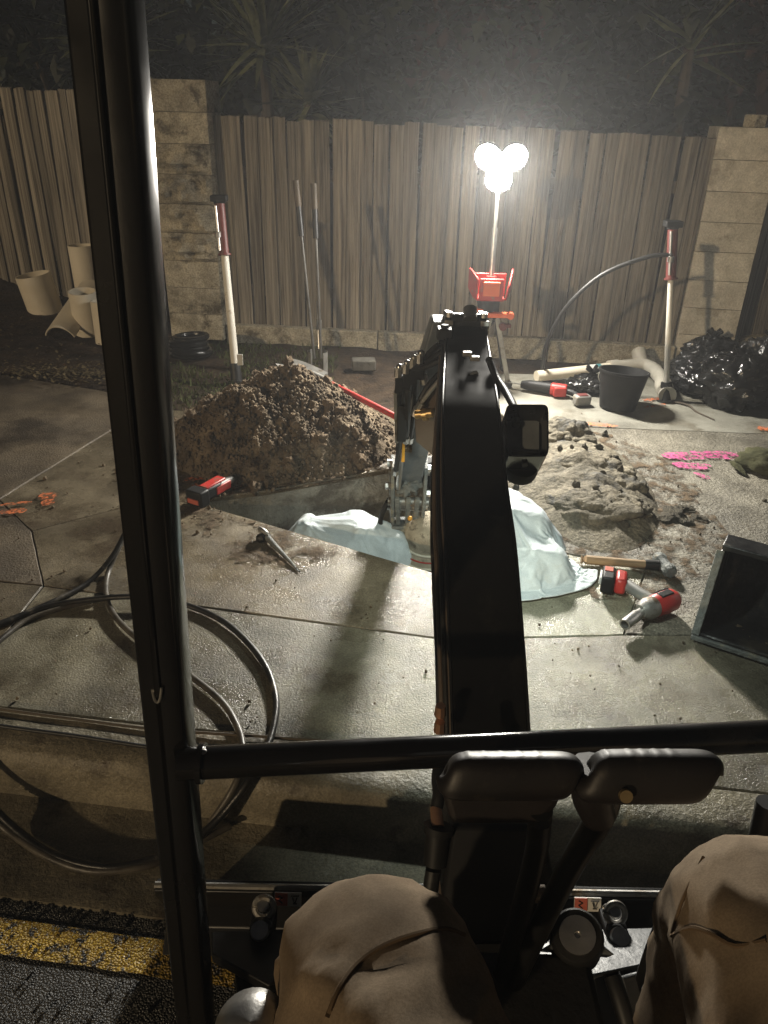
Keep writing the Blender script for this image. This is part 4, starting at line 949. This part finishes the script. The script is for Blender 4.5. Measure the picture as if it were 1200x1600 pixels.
# boom head: ears, pins, bolts
hp = BF[-1][0] - V(0, 0, .022)
def P_(px, py, zc): return D(px, py, zc)
for sx in (-1, 1):
    x0 = sx * .050
    o = MB().prism([hp + V(x0, -.16, -.13), hp + V(x0, -.05, .015), hp + V(x0, .03, .055), hp + V(x0, .12, .045), hp + V(x0, .15, -.02), hp + V(x0, .10, -.14)], (sx * .022, 0, 0)).build('boom_ear', 'black_paint', ex, bevel=.004)
    MB().cyl(hp + V(x0 + sx * .02, .08, -.01), hp + V(x0 + sx * .034, .08, -.01), .026).build('pin_cap', 'dull_steel', o)
    MB().cyl(hp + V(x0 + sx * .01, -.0, .05), hp + V(x0 + sx * .01, -.0, .066), .013, .012, 8).build('bolt', 'steel', o)
    MB().box(hp + V(x0 + sx * .012, -.03, .036), (.03, .012, .018)).build('lug', 'dull_steel', o, bevel=.003)
MB().cyl(hp + V(-.09, .08, -.01), hp + V(.09, .08, -.01), .019).build('tip_pin', 'dull_steel', ex)
MB().cyl(hp + V(-.05, .01, .03), hp + V(.05, .01, .03), .03).build('cross_tube', 'black_paint', ex)
MB().cyl(hp + V(.012, -.02, .045), hp + V(.012, .02, .072), .024, .024, 16).build('grease_boss', 'steel', ex)
mb = MB().tube([P_(747, 590, 2.26), P_(743, 582, 2.25), P_(736, 586, 2.25), P_(734, 588, 2.25)], .006, 8); mb.build('hook_bracket', 'steel', ex)
for px, py in ((730, 553), (742, 560)):
    c = P_(px, py, 2.32); MB().box(c, (.03, .02, .014)).build('lug', 'dull_steel', ex, bevel=.003)
c = P_(694, 520, 2.56); MB().box(c, (.05, .06, .035)).cyl(c + V(0, -.01, .018), c + V(0, -.01, .03), .014).build('side_lug', 'black_paint', ex, bevel=.004)
# arm (dipper) from the boom tip down into the pit
a0, a1, a2 = V(.115, 2.62, .86), V(.108, 2.86, .42), V(.105, 3.06, .10)
mb = MB()
secs = [(V(.20, 2.74, .93), .05, .06), (V(.165, 2.78, .74), .055, .09), (V(.13, 2.86, .50), .058, .085), (V(.112, 2.98, .28), .055, .07), (V(.108, 3.07, .12), .05, .055)]
for p, wx, dp in secs: mb.v += [p + V(-wx, -dp, 0), p + V(wx, -dp, 0), p + V(wx, dp, 0), p + V(-wx, dp, 0)]
for i in range(len(secs) - 1):
    for j in range(4): mb.f.append((i * 4 + j, i * 4 + (j + 1) % 4, i * 4 + 4 + (j + 1) % 4, i * 4 + 4 + j))
mb.f += [(3, 2, 1, 0), tuple(range(len(secs) * 4 - 4, len(secs) * 4))]
arm = mb.build('arm', 'arm_grey', ex, bevel=.007)
g0 = [A(690, 585, 2.45), A(648, 652, 2.50), A(650, 690, 2.56), A(688, 722, 2.52), A(697, 640, 2.42)]
MB().prism(g0, (0, .02, 0)).build('arm_bracket', 'brown_side', arm, bevel=.003)
g1 = [A(630, 722, 2.80), A(636, 700, 2.78), A(640, 690, 2.78), A(633, 722, 2.80)]
MB().prism([A(627, 722, 2.80), A(629, 694, 2.78), A(633, 692, 2.78), A(632, 722, 2.80)], (0, .01, 0)).build('orange_decal', 'orange_strip', arm)
MB().cyl(A(650, 648, 2.47), A(676, 645, 2.45), .016).cyl(A(661, 648, 2.465), A(668, 647, 2.46), .022).build('pivot_pin', 'brass', arm)
# bucket cylinder and hose stack on the arm's left
cyl_ = MB().cyl(A(642, 575, 2.72), A(628, 700, 2.86), .026, .026, 14).build('bucket_cylinder', 'black_paint', arm)
MB().cyl(A(628, 698, 2.86), A(622, 762, 2.98), .013, .013, 12).build('piston_rod', 'steel', cyl_)
MB().cyl(A(632, 700, 2.85) + V(-.02, 0, 0), A(632, 700, 2.85) + V(.03, 0, 0), .02).build('cylinder_eye', 'dull_steel', cyl_)
for i, (pts, m) in enumerate([([(700, 545, 2.5), (668, 565, 2.55), (652, 590, 2.6), (648, 640, 2.66), (640, 690, 2.78)], 'rubber'), ([(696, 560, 2.48), (660, 575, 2.52), (640, 580, 2.56), (630, 620, 2.6), (628, 680, 2.72)], 'rubber'),
        ([(700, 572, 2.46), (672, 600, 2.5), (655, 630, 2.5), (648, 650, 2.5)], 'black_paint'), ([(690, 590, 2.44), (668, 616, 2.46), (652, 640, 2.48)], 'dull_steel'), ([(690, 535, 2.52), (668, 556, 2.56), (660, 580, 2.58), (664, 600, 2.58)], 'rubber'),
        ([(622, 585, 2.56), (622, 640, 2.62), (624, 690, 2.72), (618, 740, 2.88)], 'rubber'), ([(636, 600, 2.56), (637, 650, 2.6), (634, 690, 2.7)], 'rubber')]):
    ho = MB().tube([A(*q) for q in pts], .011 if i != 3 else .008, 9, 5).build('arm_hose', m, arm)
    q = A(*pts[-1]); q2 = A(*pts[-2]); MB().cyl(q, q + (q2 - q).normalized() * .035, .0145, .0145, 8).build('hose_fitting', 'steel', ho, angle=20)
for px, py in ((622, 580), (634, 574), (645, 566), (656, 558)):
    c = A(px, py, 2.55); MB().cyl(c + V(0, 0, -.02), c + V(0, 0, .012), .014, .013, 8).ball(c + V(.004, 0, .014), .0125, 10, 6).build('hose_end', 'steel' if px % 2 == 0 else 'dull_steel', arm)
    MB().box(c + V(.005, .01, -.05), (.028, .03, .06)).build('hose_clamp', 'black_paint', arm, bevel=.003)
MB().box(A(628, 660, 2.62), (.035, .04, .14)).build('valve_block', 'black_paint', arm, bevel=.005)
MB().bar(A(618, 612, 2.58), A(620, 690, 2.68), .012, .02).build('guard_strip', 'dull_steel', arm, bevel=.002)
# quick hitch, caked in mud
qh = MB()
hc = V(.105, 3.05, .07)
for sx in (-1, 1):
    qh.prism([hc + V(sx * .062, -.07, .16), hc + V(sx * .066, .05, .17), hc + V(sx * .07, .09, .02), hc + V(sx * .064, .05, -.12), hc + V(sx * .055, -.06, -.13), hc + V(sx * .062, -.09, .0)], (sx * .016, 0, 0))
hitch = qh.build('quick_hitch', 'muddy_steel', ex, bevel=.004)
mb = MB().ball(hc + V(0, -.02, .07), .062, 30, 20, .5, 3, 5, (1, .9, .8)); mb.build('caked_mud', 'muddy_steel', hitch, angle=70)
for zz, yy in ((.12, -.01), (-.07, .02), (-.01, -.05)):
    MB().cyl(hc + V(-.09, yy, zz), hc + V(.09, yy, zz), .02).build('hitch_pin', 'dull_steel', hitch)
for sx in (-.05, 0, .04):
    MB().bar(hc + V(sx, -.075, .02), hc + V(sx * .8, -.05, -.13), .022, .02).build('rib', 'muddy_steel', hitch, bevel=.003)
MB().ball(hc + V(.01, -.085, -.075), .011, 10, 8).build('yellow_cap', 'orange_strip', hitch)
for sx, zz in ((-.085, .16), (-.09, .05), (.088, .14), (.09, .02), (-.088, -.05)):
    MB().cyl(hc + V(sx - .012, -.02, zz), hc + V(sx + .012, -.02, zz), .017, .017, 6).build('bolt', 'steel', hitch, angle=20)
MB().cyl(hc + V(.085, .02, .16), hc + V(.115, .02, .02), .03, .03, 12).build('link_arm', 'black_paint', hitch)
# trenching attachment below the hitch
at = MB(); fw = [hc + V(-.07, -.09, -.12), hc + V(.055, -.07, -.12), hc + V(.06, -.06, -.22), hc + V(-.03, -.06, -.30), hc + V(-.08, -.08, -.25)]
at.prism(fw, (0, .10, 0)); at.build('ripper_foot', 'muddy_steel', hitch, bevel=.008)
MB().tube([hc + V(-.085, -.05, .0), hc + V(-.12, -.06, -.10), hc + V(-.10, -.06, -.18), hc + V(-.05, -.06, -.24)], .012, 8).build('hitch_hose', 'rubber', hitch)
# work light housing on the boom's right flank
lc = D(818, 676, 1.98); x_, y_, n_ = _cx.copy(), _cy.copy(), -_fw.copy()
def shell(u, v):
    an = u * 2 * math.pi; e = 9.0
    cx = math.copysign(abs(math.cos(an)) ** (2 / e), math.cos(an)); sy = math.copysign(abs(math.sin(an)) ** (2 / e), math.sin(an))
    st = [(1.0, .0), (1.0, .10), (.93, .10), (.90, .015), (0.0, .012)]; k = v * 4; i = min(3, int(k)); f = k - i
    s = st[i][0] + (st[i + 1][0] - st[i][0]) * f; dd = st[i][1] + (st[i + 1][1] - st[i][1]) * f
    ofs = V(0, 0, 0) - y_ * (.035 * (1 - dd / .10))
    return lc + x_ * cx * .054 * s + y_ * sy * .066 * s + n_ * (dd - .05) + ofs
wl = MB().grid(shell, 48, 4, True).build('work_light_housing', 'gloss_black', ex, angle=50)
MB().prism([lc - x_ * .045 - y_ * .05 + n_ * -.03, lc + x_ * .045 - y_ * .05 + n_ * -.03, lc + x_ * .045 + y_ * .05 + n_ * -.03, lc - x_ * .045 + y_ * .05 + n_ * -.03], n_ * .006).build('reflector', 'arm_grey', wl)
ld = (V(.22, 2.45, -.1) - lc).normalized(); l_c = lc - n_ * .055 - y_ * .085
MB().lathe([(0, -.02), (.045, -.02), (.05, .0), (.05, .012), (.045, .012), (.044, .004), (0, .004)], l_c, ld, 24).build('lamp_bezel', 'black_plastic', wl)
MB().lathe([(.043, .006), (.03, .010), (0, .011)], l_c, ld, 24).build('lens', 'lens_cool', wl)
MB().box(lc - y_ * .055 + n_ * .02, (.07, .012, .012)).cyl(lc - y_ * .06, lc - y_ * .085 + n_ * .02, .008).build('mount_bracket', 'black_paint', wl)
MB().tube([D(764, 562, 2.30), D(776, 590, 2.22), D(792, 615, 2.12), D(804, 640, 2.02), D(806, 665, 1.98)], .011, 10).build('light_cable', 'rubber', wl)
MB().tube([D(772, 580, 2.25), D(777, 600, 2.2), D(776, 622, 2.16)], .009, 8).build('light_cable', 'hose_dusty', wl)
# travel levers with grips
def grip(c, L, hgt, dep, tilt, ridges):
    mb = MB()
    def fn(u, v):
        an = u * 2 * math.pi; t = math.sin((v - .5) * math.pi); e = max(0, 1 - abs(t) ** 9) ** .45
        e = max(e, .02); cy = math.copysign(abs(math.cos(an)) ** .7, math.cos(an)); cz = math.copysign(abs(math.sin(an)) ** .7, math.sin(an))
        rd = 1 + (.025 if cz > .3 and any(abs(t - q) < .035 for q in ridges) else 0)
        return Vector(c) + x_ * (t * L / 2 + tilt * cz * .02) + n_ * cy * dep / 2 * e + y_ * (cz * hgt / 2 * e * rd)
    mb.grid(fn, 40, 60, True); return mb
l1 = MB().tube([D(845, 1265, .86), D(838, 1330, .93), D(815, 1420, 1.02), D(775, 1560, 1.18)], .014, 12, 5).build('travel_lever', 'black_paint', ex)
grip(D(797, 1212, .84), .150, .050, .044, .3, (-.7, -.45, -.2, .05, .3)).build('lever_grip', 'grip', l1)
MB().prism([D(700, 1215, .845), D(893, 1220, .845), D(870, 1265, .85), D(842, 1290, .86), D(705, 1290, .86), D(694, 1250, .85)], -n_ * .03).build('grip_guard', 'grip', l1, bevel=.008)
l2 = MB().tube([D(950, 1225, .87), D(938, 1275, .90), D(880, 1375, .98), D(790, 1560, 1.15)], [.018, .014], 12, 5).build('travel_lever', 'black_paint', ex)
grip(D(1012, 1213, .84), .146, .056, .046, .5, (-.75, -.4, -.2, 0, .2)).build('lever_grip', 'grip', l2)
MB().tube([D(930, 1195, .85), D(925, 1240, .86), D(935, 1275, .88)], [.026, .02], 12, 5).build('grip_neck', 'grip', l2)
c = D(977, 1243, .81); MB().cyl(c, c + n_ * .004, .0075, .007, 14).build('grip_button', 'brass', l2)
# boom foot, swing bracket and console
MB().prism([D(705, 1290, 1.28), D(852, 1290, 1.28), D(868, 1380, 1.26), D(862, 1480, 1.22), D(700, 1480, 1.22), D(690, 1400, 1.26)], (0, .16, -.06)).build('swing_bracket', 'black_paint', ex, bevel=.01)
MB().box(D(810, 1600, 1.12) + V(-.02, .0, -.05), (.27, .16, .20)).build('lever_console', 'floor_mat', ex, bevel=.012)
hz = MB().cyl(D(684, 1300, 1.28), D(680, 1350, 1.28), .02, .02, 14).cyl(D(686, 1290, 1.28), D(684, 1302, 1.28), .026, .024, 14).build('hose_coupling', 'black_plastic', ex)
MB().cyl(D(681, 1262, 1.30), D(684, 1292, 1.28), .010, .011, 12).build('copper_sleeve', 'copper', hz)
MB().tube([D(690, 1175, 1.36), D(684, 1215, 1.33), D(686, 1240, 1.31), D(682, 1262, 1.30)], .011, 10).build('feed_hose', 'rubber', hz)
MB().tube([D(678, 1350, 1.28), D(672, 1420, 1.26), D(690, 1520, 1.2)], .013, 10).build('feed_hose', 'rubber', hz)
MB().cyl(D(820, 1398, 1.18), D(852, 1396, 1.18), .013, .013, 14).build('roller_pin', 'dull_steel', ex)
# round rubber buffer on its bracket
c = D(902, 1462, 1.16); nb = (CAMP - c).normalized(); nb = (nb + V(0, 0, .6)).normalized()
bf = MB().lathe([(.040, -.06), (.040, -.004), (.036, .002), (.026, .003), (0, .003)], c, nb, 26).build('rubber_buffer', 'rubber', ex)
MB().lathe([(.027, .002), (.027, .007), (.005, .008), (.004, .004), (0, .004)], c, nb, 26).build('buffer_washer', 'steel', bf)
MB().prism([D(848, 1482, 1.17), D(880, 1462, 1.18), D(885, 1440, 1.19), D(930, 1445, 1.19), D(935, 1470, 1.18), D(962, 1492, 1.17)], V(0, .02, -.04)).build('buffer_bracket', 'arm_grey', bf, bevel=.003)
# dozer blade with stickers and lashing eyes
b0, b1 = D(240, 1391, 1.70), D(1150, 1408, 1.70)
bl = MB(); bx = (b1 - b0).normalized(); 
pro = [(0, 0), (.0, -.02), (.035, -.10), (.03, -.17), (-.02, -.205), (.01, -.205), (.055, -.17), (.058, -.10), (.03, -.0)]
bl.prism([b0 + V(0, o_, z_) for o_, z_ in pro], b1 - b0); blade = bl.build('dozer_blade', 'black_paint', ex, bevel=.003)
MB().cyl(b0 + V(0, .012, .002), b0.lerp(b1, .47) + V(0, .012, .002), .0075, .0075, 8).build('wear_edge', 'dull_steel', blade)
MB().cyl(b0.lerp(b1, .68) + V(0, .012, .002), b1 + V(0, .012, .002), .0075, .0075, 8).build('wear_edge', 'dull_steel', blade)
def sticker(px, py):
    s = MB().box(D(px, py, 1.665), (.058, .003, .030), Matrix.Rotation(-.45, 3, 'X')).build('warning_sticker', 'sticker_white', blade)
    c0 = D(px, py, 1.662); R_ = Matrix.Rotation(-.45, 3, 'X')
    MB().box(c0 + R_ @ V(-.0145, -.001, 0), (.027, .002, .028), R_).build('red_panel', 'sticker_red', s)
    ink = MB()                                              # crossed-out hand pictogram and pinch symbol
    for a_, b__ in (((-.020, .009), (-.011, .004)), ((-.011, .004), (-.020, -.001)), ((-.020, -.001), (-.011, -.008)), ((.006, .009), (.024, .009)), ((.010, .006), (.014, -.006)), ((.020, .006), (.016, -.006)), ((.011, -.008), (.020, -.008))):
        ink.bar(c0 + R_ @ V(a_[0], -.003, a_[1]), c0 + R_ @ V(b__[0], -.003, b__[1]), .0022, .0014)
    ink.build('pictogram', 'ink', s)
sticker(450, 1405); sticker(918, 1413)
def lashing(px, py):
    c = D(px, py, 1.60); e = MB().box(c + V(0, .03, -.02), (.05, .06, .05)).cyl(c + V(0, 0, -.035), c + V(0, 0, .012), .024, .024, 18).build('lashing_eye', 'black_paint', blade, bevel=.004)
    MB().cyl(c + V(0, -.012, .012), c + V(0, -.016, .022), .020, .018, 18).build('shackle_pin', 'steel', e)
    MB().torus(c + V(.002, .035, .022), (0, -.8, .6), .020, .0065, 22, 8).build('shackle', 'dull_steel', e)
    MB().cyl(c + V(.0, .038, .02), c + V(.0, .034, .03), .012, .012, 12).build('shackle_bolt', 'steel', e)
    MB().bar(c + V(0, .01, -.03), c + V(-.01, -.05, -.16), .045, .02).build('eye_stay', 'black_paint', e, bevel=.003)
lashing(408, 1452); lashing(964, 1462)
c = D(952, 1420, 1.655); MB().lathe([(0, 0), (.017, 0), (.018, .003), (.014, .006), (0, .006)], c, V(0, -1, .5), 20, .75).build('maker_badge', 'steel', blade)
for s_, (x0, x1) in enumerate(((330, 520), (760, 1060))):     # blade push arms and cross plates
    MB().prism([D(x0, 1455, 1.62), D(x1, 1448, 1.62), D(x1 - 20, 1500, 1.52), D(x0 + 90, 1540, 1.46), D(x0, 1490, 1.55)], (0, 0, -.03)).build('push_plate', 'arm_grey' if s_ else 'black_paint', blade, bevel=.004)
MB().bar(D(400, 1500, 1.58), V(-.10, .45, -.02), .09, .05).build('push_arm', 'black_paint', blade, bevel=.006)
MB().bar(D(960, 1520, 1.52), V(.42, .45, -.02), .09, .05).build('push_arm', 'black_paint', blade, bevel=.006)
# undercarriage tracks
for x0, x1 in ((-.27, -.07), (.50, .70)):
    tr = MB().prism([V(x0, .93, .02), V(x0, .98, -.06), V(x0, .93, -.145), V(x0, -.60, -.145), V(x0, -.66, -.06), V(x0, -.60, .02)], (x1 - x0, 0, 0)).build('rubber_track', 'rubber', ex, bevel=.02)
    lg = MB()
    for k in range(16): lg.box(((x0 + x1) / 2, .90 - k * .095, .026), (x1 - x0 - .02, .04, .022))
    lg.build('track_lugs', 'rubber', tr, bevel=.004)
MB().box((.215, .2, -.0), (.5, 1.1, .14)).build('track_frame', 'black_paint', ex, bevel=.01)
# floor, pedals, side lever
fl = MB().box((.28, .28, .335), (.62, .62, .03)).build('floor_plate', 'floor_mat', ex, bevel=.01)
MB().box((.42, .585, .357), (.20, .012, .012)).build('floor_edge', 'dull_steel', fl)
MB().prism([D(965, 1525, 1.15), D(1012, 1512, 1.15), D(1005, 1600, 1.12), D(975, 1600, 1.12)], V(0, .01, -.03)).build('foot_pedal', 'arm_grey', ex, bevel=.006)
MB().tube([D(955, 1520, 1.12), D(968, 1560, 1.10), D(985, 1620, 1.08)], .013, 10).build('pedal_arm', 'black_paint', ex)
sl_ = MB().prism([D(1050, 1425, 1.02), D(1060, 1430, 1.02), D(1045, 1500, 1.04), D(1010, 1545, 1.06), D(1000, 1560, 1.06), D(1020, 1500, 1.04)], V(0, .03, 0)).build('side_lever', 'black_paint', ex, bevel=.004)
MB().ball(D(1013, 1548, 1.05), .009).build('bolt', 'steel', sl_)
MB().cyl(D(1188, 1330, 1.0), D(1205, 1255, .98), .018, .018, 12).build('right_stanchion', 'black_paint', ex)
kn_ = MB().lathe([(.008, -.10), (.012, -.05), (.03, -.03), (.038, -.008), (.034, .012), (.018, .026), (0, .03)], D(395, 1615, .70), (0, -.2, 1), 26).build('control_knob', 'steel', ex)
MB().cyl(D(395, 1615, .70) + V(0, .0, -.1), V(-.06, .42, .35), .012).build('knob_stem', 'black_paint', kn_)
# seat
MB().box((.2, -.12, .70), (.46, .46, .12)).box((.2, -.40, .86), (.46, .12, .3)).build('seat', 'floor_mat', ex, bevel=.04)
MB().box((.2, -.15, .49), (.40, .36, .30)).build('seat_base', 'black_paint', ex, bevel=.02)

# ================================================================== PEOPLE
def skinned(name, verts, edges, radii, root=0, levels=3):
    me = bpy.data.meshes.new(name); me.from_pydata([Vector(v) for v in verts], edges, [])
    o = bpy.data.objects.new(name, me); col.objects.link(o)
    o.modifiers.new('skin', 'SKIN')
    ly = me.skin_vertices[0] if len(me.skin_vertices) else None
    if ly is None:
        bpy.context.view_layer.objects.active = o; bm = bmesh.new(); bm.from_mesh(me); bm.verts.layers.skin.verify(); bm.to_mesh(me); bm.free(); ly = me.skin_vertices[0]
    for i, r in enumerate(radii):
        r = r if isinstance(r, tuple) else (r, r); ly.data[i].radius = r; ly.data[i].use_root = (i == root)
    sb = o.modifiers.new('sub', 'SUBSURF'); sb.levels = levels; sb.render_levels = levels
    dg = bpy.context.evaluated_depsgraph_get(); dg.update()
    nm = bpy.data.meshes.new_from_object(o.evaluated_get(dg)); bpy.data.objects.remove(o); return nm
def finish(name, me, parent, mats, fn=None, pick=None, sm=0):
    bm = bmesh.new(); bm.from_mesh(me)
    for _ in range(sm): bmesh.ops.smooth_vert(bm, verts=bm.verts, factor=.5, use_axis_x=True, use_axis_y=True, use_axis_z=True)
    bm.normal_update()
    if fn:
        mv = [(v, v.co + v.normal * fn(v.co, v.normal)) for v in bm.verts]
        for v, c in mv: v.co = c
    for m_ in mats: me.materials.append(M[m_])
    for f in bm.faces:
        f.smooth = True
        if pick: f.material_index = pick(f.calc_center_median())
    bmesh.ops.recalc_face_normals(bm, faces=bm.faces)
    tree = BVHTree.FromBMesh(bm)
    off = Vector(parent['_w']); bmesh.ops.translate(bm, verts=bm.verts, vec=-off); bm.to_mesh(me); bm.free()
    o = bpy.data.objects.new(name, me); col.objects.link(o); o.parent = parent; o['_w'] = parent['_w']; return o, tree
# the operator: seated, in brown work trousers, seen from the knees down to the lap
LK, RK = V(.0, .475, .862), V(.425, .55, .850)
LH, RH = V(.105, -.08, .86), V(.305, -.08, .86)
LA, RA = V(-.035, .46, .43), V(.40, .50, .43)
vts = [V(.205, -.10, .87), LH, LH.lerp(LK, .5) + V(0, 0, .005), LH.lerp(LK, .84) + V(0, 0, .012), LK, LK.lerp(LA, .28) + V(0, .01, 0), LK.lerp(LA, .65), LA, LA + V(0, .15, -.03),
       RH, RH.lerp(RK, .5) + V(0, 0, .005), RH.lerp(RK, .84) + V(0, 0, .012), RK, RK.lerp(RA, .28) + V(0, .01, 0), RK.lerp(RA, .65), RA, RA + V(.01, .15, -.03), V(.205, -.13, .98), V(.205, -.15, 1.08)]
egs = [(0, 1), (1, 2), (2, 3), (3, 4), (4, 5), (5, 6), (6, 7), (7, 8), (0, 9), (9, 10), (10, 11), (11, 12), (12, 13), (13, 14), (14, 15), (15, 16), (0, 17), (17, 18)]
rds = [.13, .125, .122, .116, .110, .098, .088, .07, .05, .125, .122, .116, .112, .10, .09, .07, .05, .15, .16]
op = thing('person', 'person seated in brown work trousers, only knees and lap in view', 'person', (.2, .1, .35))
om = skinned('operator', vts, egs, rds, 0, 4)
def folds(c, n):
    def ridge(v): return (1 - abs(noise.noise(v))) ** 3
    k = .006 * noise.noise(c * 9)
    a_ = 1.0 if (c.z < .80 or c.y < .40) else .4
    k += a_ * .017 * ridge(V(c.x * 7 + c.y * 5, c.y * 5 + c.z * 9, c.z * 5)) ** 1.5 + a_ * .010 * ridge(V(c.x * 20 - c.y * 9, c.z * 16 + c.y * 9, c.y * 6 + 4))
    k += .0025 * noise.noise(V(c.x * 70, c.y * 24, c.z * 40)) - .012 * a_
    return k
ob, tree = finish('trousers_body', om, op, ['trousers', 'boot'], folds, lambda c: 1 if c.z < .455 else 0, 40)
def seam(pts, r=.0022):
    out = []
    for (x, y) in pts:
        d = ray(x, y).normalized(); hit = tree.ray_cast(CAMP, d, 2.0)
        if hit[0] is not None: out.append(hit[0] + hit[1] * .0006)
    if len(out) > 2: MB().tube(out, r, 6, 4).build('seam', 'seam', ob)
seam([(512, 1590), (530, 1545), (560, 1505), (600, 1478), (650, 1460), (695, 1452), (725, 1462)])
seam([(640, 1368), (690, 1408), (735, 1460), (762, 1510), (790, 1560), (812, 1596)], .0018)
seam([(650, 1366), (700, 1404), (748, 1462), (772, 1510), (800, 1560)], .0012)
seam([(1050, 1462), (1080, 1450), (1110, 1458), (1150, 1478), (1198, 1470)])
seam([(1100, 1340), (1072, 1395), (1056, 1440), (1050, 1462)], .0018)

# the worker down in the pit, bent forward under a brimmed hat
hx = V(.205, 3.0, -.125)
wk = thing('person', 'worker bent down inside the pit wearing a felt sun hat', 'person', (.22, 3.05, -1.15))
wv = [V(.22, 3.20, -.72), V(.22, 3.17, -.52), V(.225, 3.10, -.36), V(.23, 3.04, -.27), hx + V(0, .0, -.06), hx + V(0, -.01, .0),
      V(.12, 3.22, -.74), V(.10, 3.00, -.80), V(.11, 3.08, -1.10), V(.11, 2.98, -1.13), V(.32, 3.22, -.74), V(.34, 3.00, -.80), V(.33, 3.08, -1.10), V(.33, 2.98, -1.13),
      V(.07, 3.08, -.36), V(.05, 2.98, -.52), V(.13, 2.86, -.44), V(.15, 2.82, -.45), V(.39, 3.08, -.36), V(.42, 2.95, -.50), V(.34, 2.83, -.50), V(.32, 2.80, -.52)]
we = [(0, 1), (1, 2), (2, 3), (3, 4), (4, 5), (0, 6), (6, 7), (7, 8), (8, 9), (0, 10), (10, 11), (11, 12), (12, 13), (2, 14), (14, 15), (15, 16), (16, 17), (2, 18), (18, 19), (19, 20), (20, 21)]
wr = [.14, .145, .13, .06, .085, .08, .10, .085, .055, .045, .10, .085, .055, .045, .075, .058, .042, .035, .075, .058, .042, .035]
wm = skinned('worker', wv, we, wr, 0, 2)
def wpick(c):
    if c.z > -.25 and abs(c.x - .205) < .12 and c.y < 3.12: return 2
    if c.y < 2.875: return 2
    if c.z < -1.05: return 3
    return 1 if c.z < -.68 else 0
wb, _t = finish('body', wm, wk, ['shirt_tan', 'trousers', 'skin', 'boot'], lambda c, n: .012 * noise.noise(c * 14), wpick)
for (hxx, hy, hz_), s in (((.155, 2.80, -.455), 1), ((.315, 2.785, -.525), -1)):
    for k in range(5):
        o_ = V((k - 2) * .016, 0, 0) if k < 4 else V(s * .035, .02, 0); ln = (.055, .065, .07, .06, .045)[k]
        p0 = V(hxx, hy, hz_) + o_; d_ = V(o_.x * 2 + (s * .03 if k == 4 else 0), -.8, -.5).normalized()
        MB().tube([p0 + V(0, .03, .02), p0 + d_ * ln * .5, p0 + d_ * ln * .8 + V(0, 0, -.015), p0 + d_ * ln * .9 + V(0, .005, -.03)], [.0095, .007], 8, 3).build('finger', 'skin', wb)
for sx in (-1, 1): MB().ball(hx + V(sx * .032, -.088, -.045), .012, 10, 8).build('eye', 'sticker_white', wb)
MB().ball(hx + V(0, -.10, -.07), .016, 10, 8, 0, 1, 0, (.7, 1, 1.3)).build('nose', 'skin', wb)
MB().ball(hx + V(0, -.085, -.10), .022, 10, 6, 0, 1, 0, (1.2, .5, .3)).build('mouth', 'dark_red', wb)
for sx in (-1, 1): MB().ball(hx + V(sx * .085, .01, -.06), .022, 10, 8, 0, 1, 0, (.4, .8, 1.2)).build('ear', 'skin', wb)
MB().ball(hx + V(0, .02, -.01), .094, 16, 10, .05, 4).build('hair', 'hair', wb)
ht = MB().lathe([(.155, -.045), (.150, -.035), (.118, .0), (.112, .035), (.100, .075), (.07, .098), (.03, .106), (0, .107)], hx + V(0, -.01, .01), (-.05, -.28, 1), 36)
for q in ht.v: q += (q - hx).normalized() * .008 * noise.noise(q * 13)
hat = ht.build('sun_hat', 'hat_felt', wk, angle=70)
ha = V(-.05, -.28, 1).normalized()
MB().torus(hx + V(0, -.01, .01) + ha * -.043, ha, .154, .006, 40, 8).torus(hx + V(0, -.01, .01) + ha * .003, ha, .120, .0055, 40, 8).build('hat_binding', 'hat_trim', hat)
MB().torus(hx + V(0, -.01, .01) + ha * -.018, ha, .139, .0035, 40, 6, .22, 4.0).build('red_stripe', 'red_plastic', hat)

# ================================================================== ADDED GLOW VOLUME
if GLARE_HAZE:
    mb = MB(); mb.box((0, 8, 2.2), (18, 20, 9.4)); hz_o = mb.build('glare_haze', None)  # thin air volume added for the tower light's halo, in place of lens glare
    tag(hz_o, kind='stuff'); hm_m = bpy.data.materials.new('glare_haze'); hm_m.use_nodes = True; n = hm_m.node_tree.nodes; n.clear()
    out = n.new('ShaderNodeOutputMaterial'); pv = n.new('ShaderNodeVolumePrincipled'); pv.inputs['Color'].default_value = (.9, .92, .95, 1); pv.inputs['Density'].default_value = GLARE_HAZE; pv.inputs['Anisotropy'].default_value = .45
    hm_m.node_tree.links.new(pv.outputs[0], out.inputs['Volume']); hz_o.data.materials.append(hm_m)
for o in col.objects:
    if '_w' in o: del o['_w']
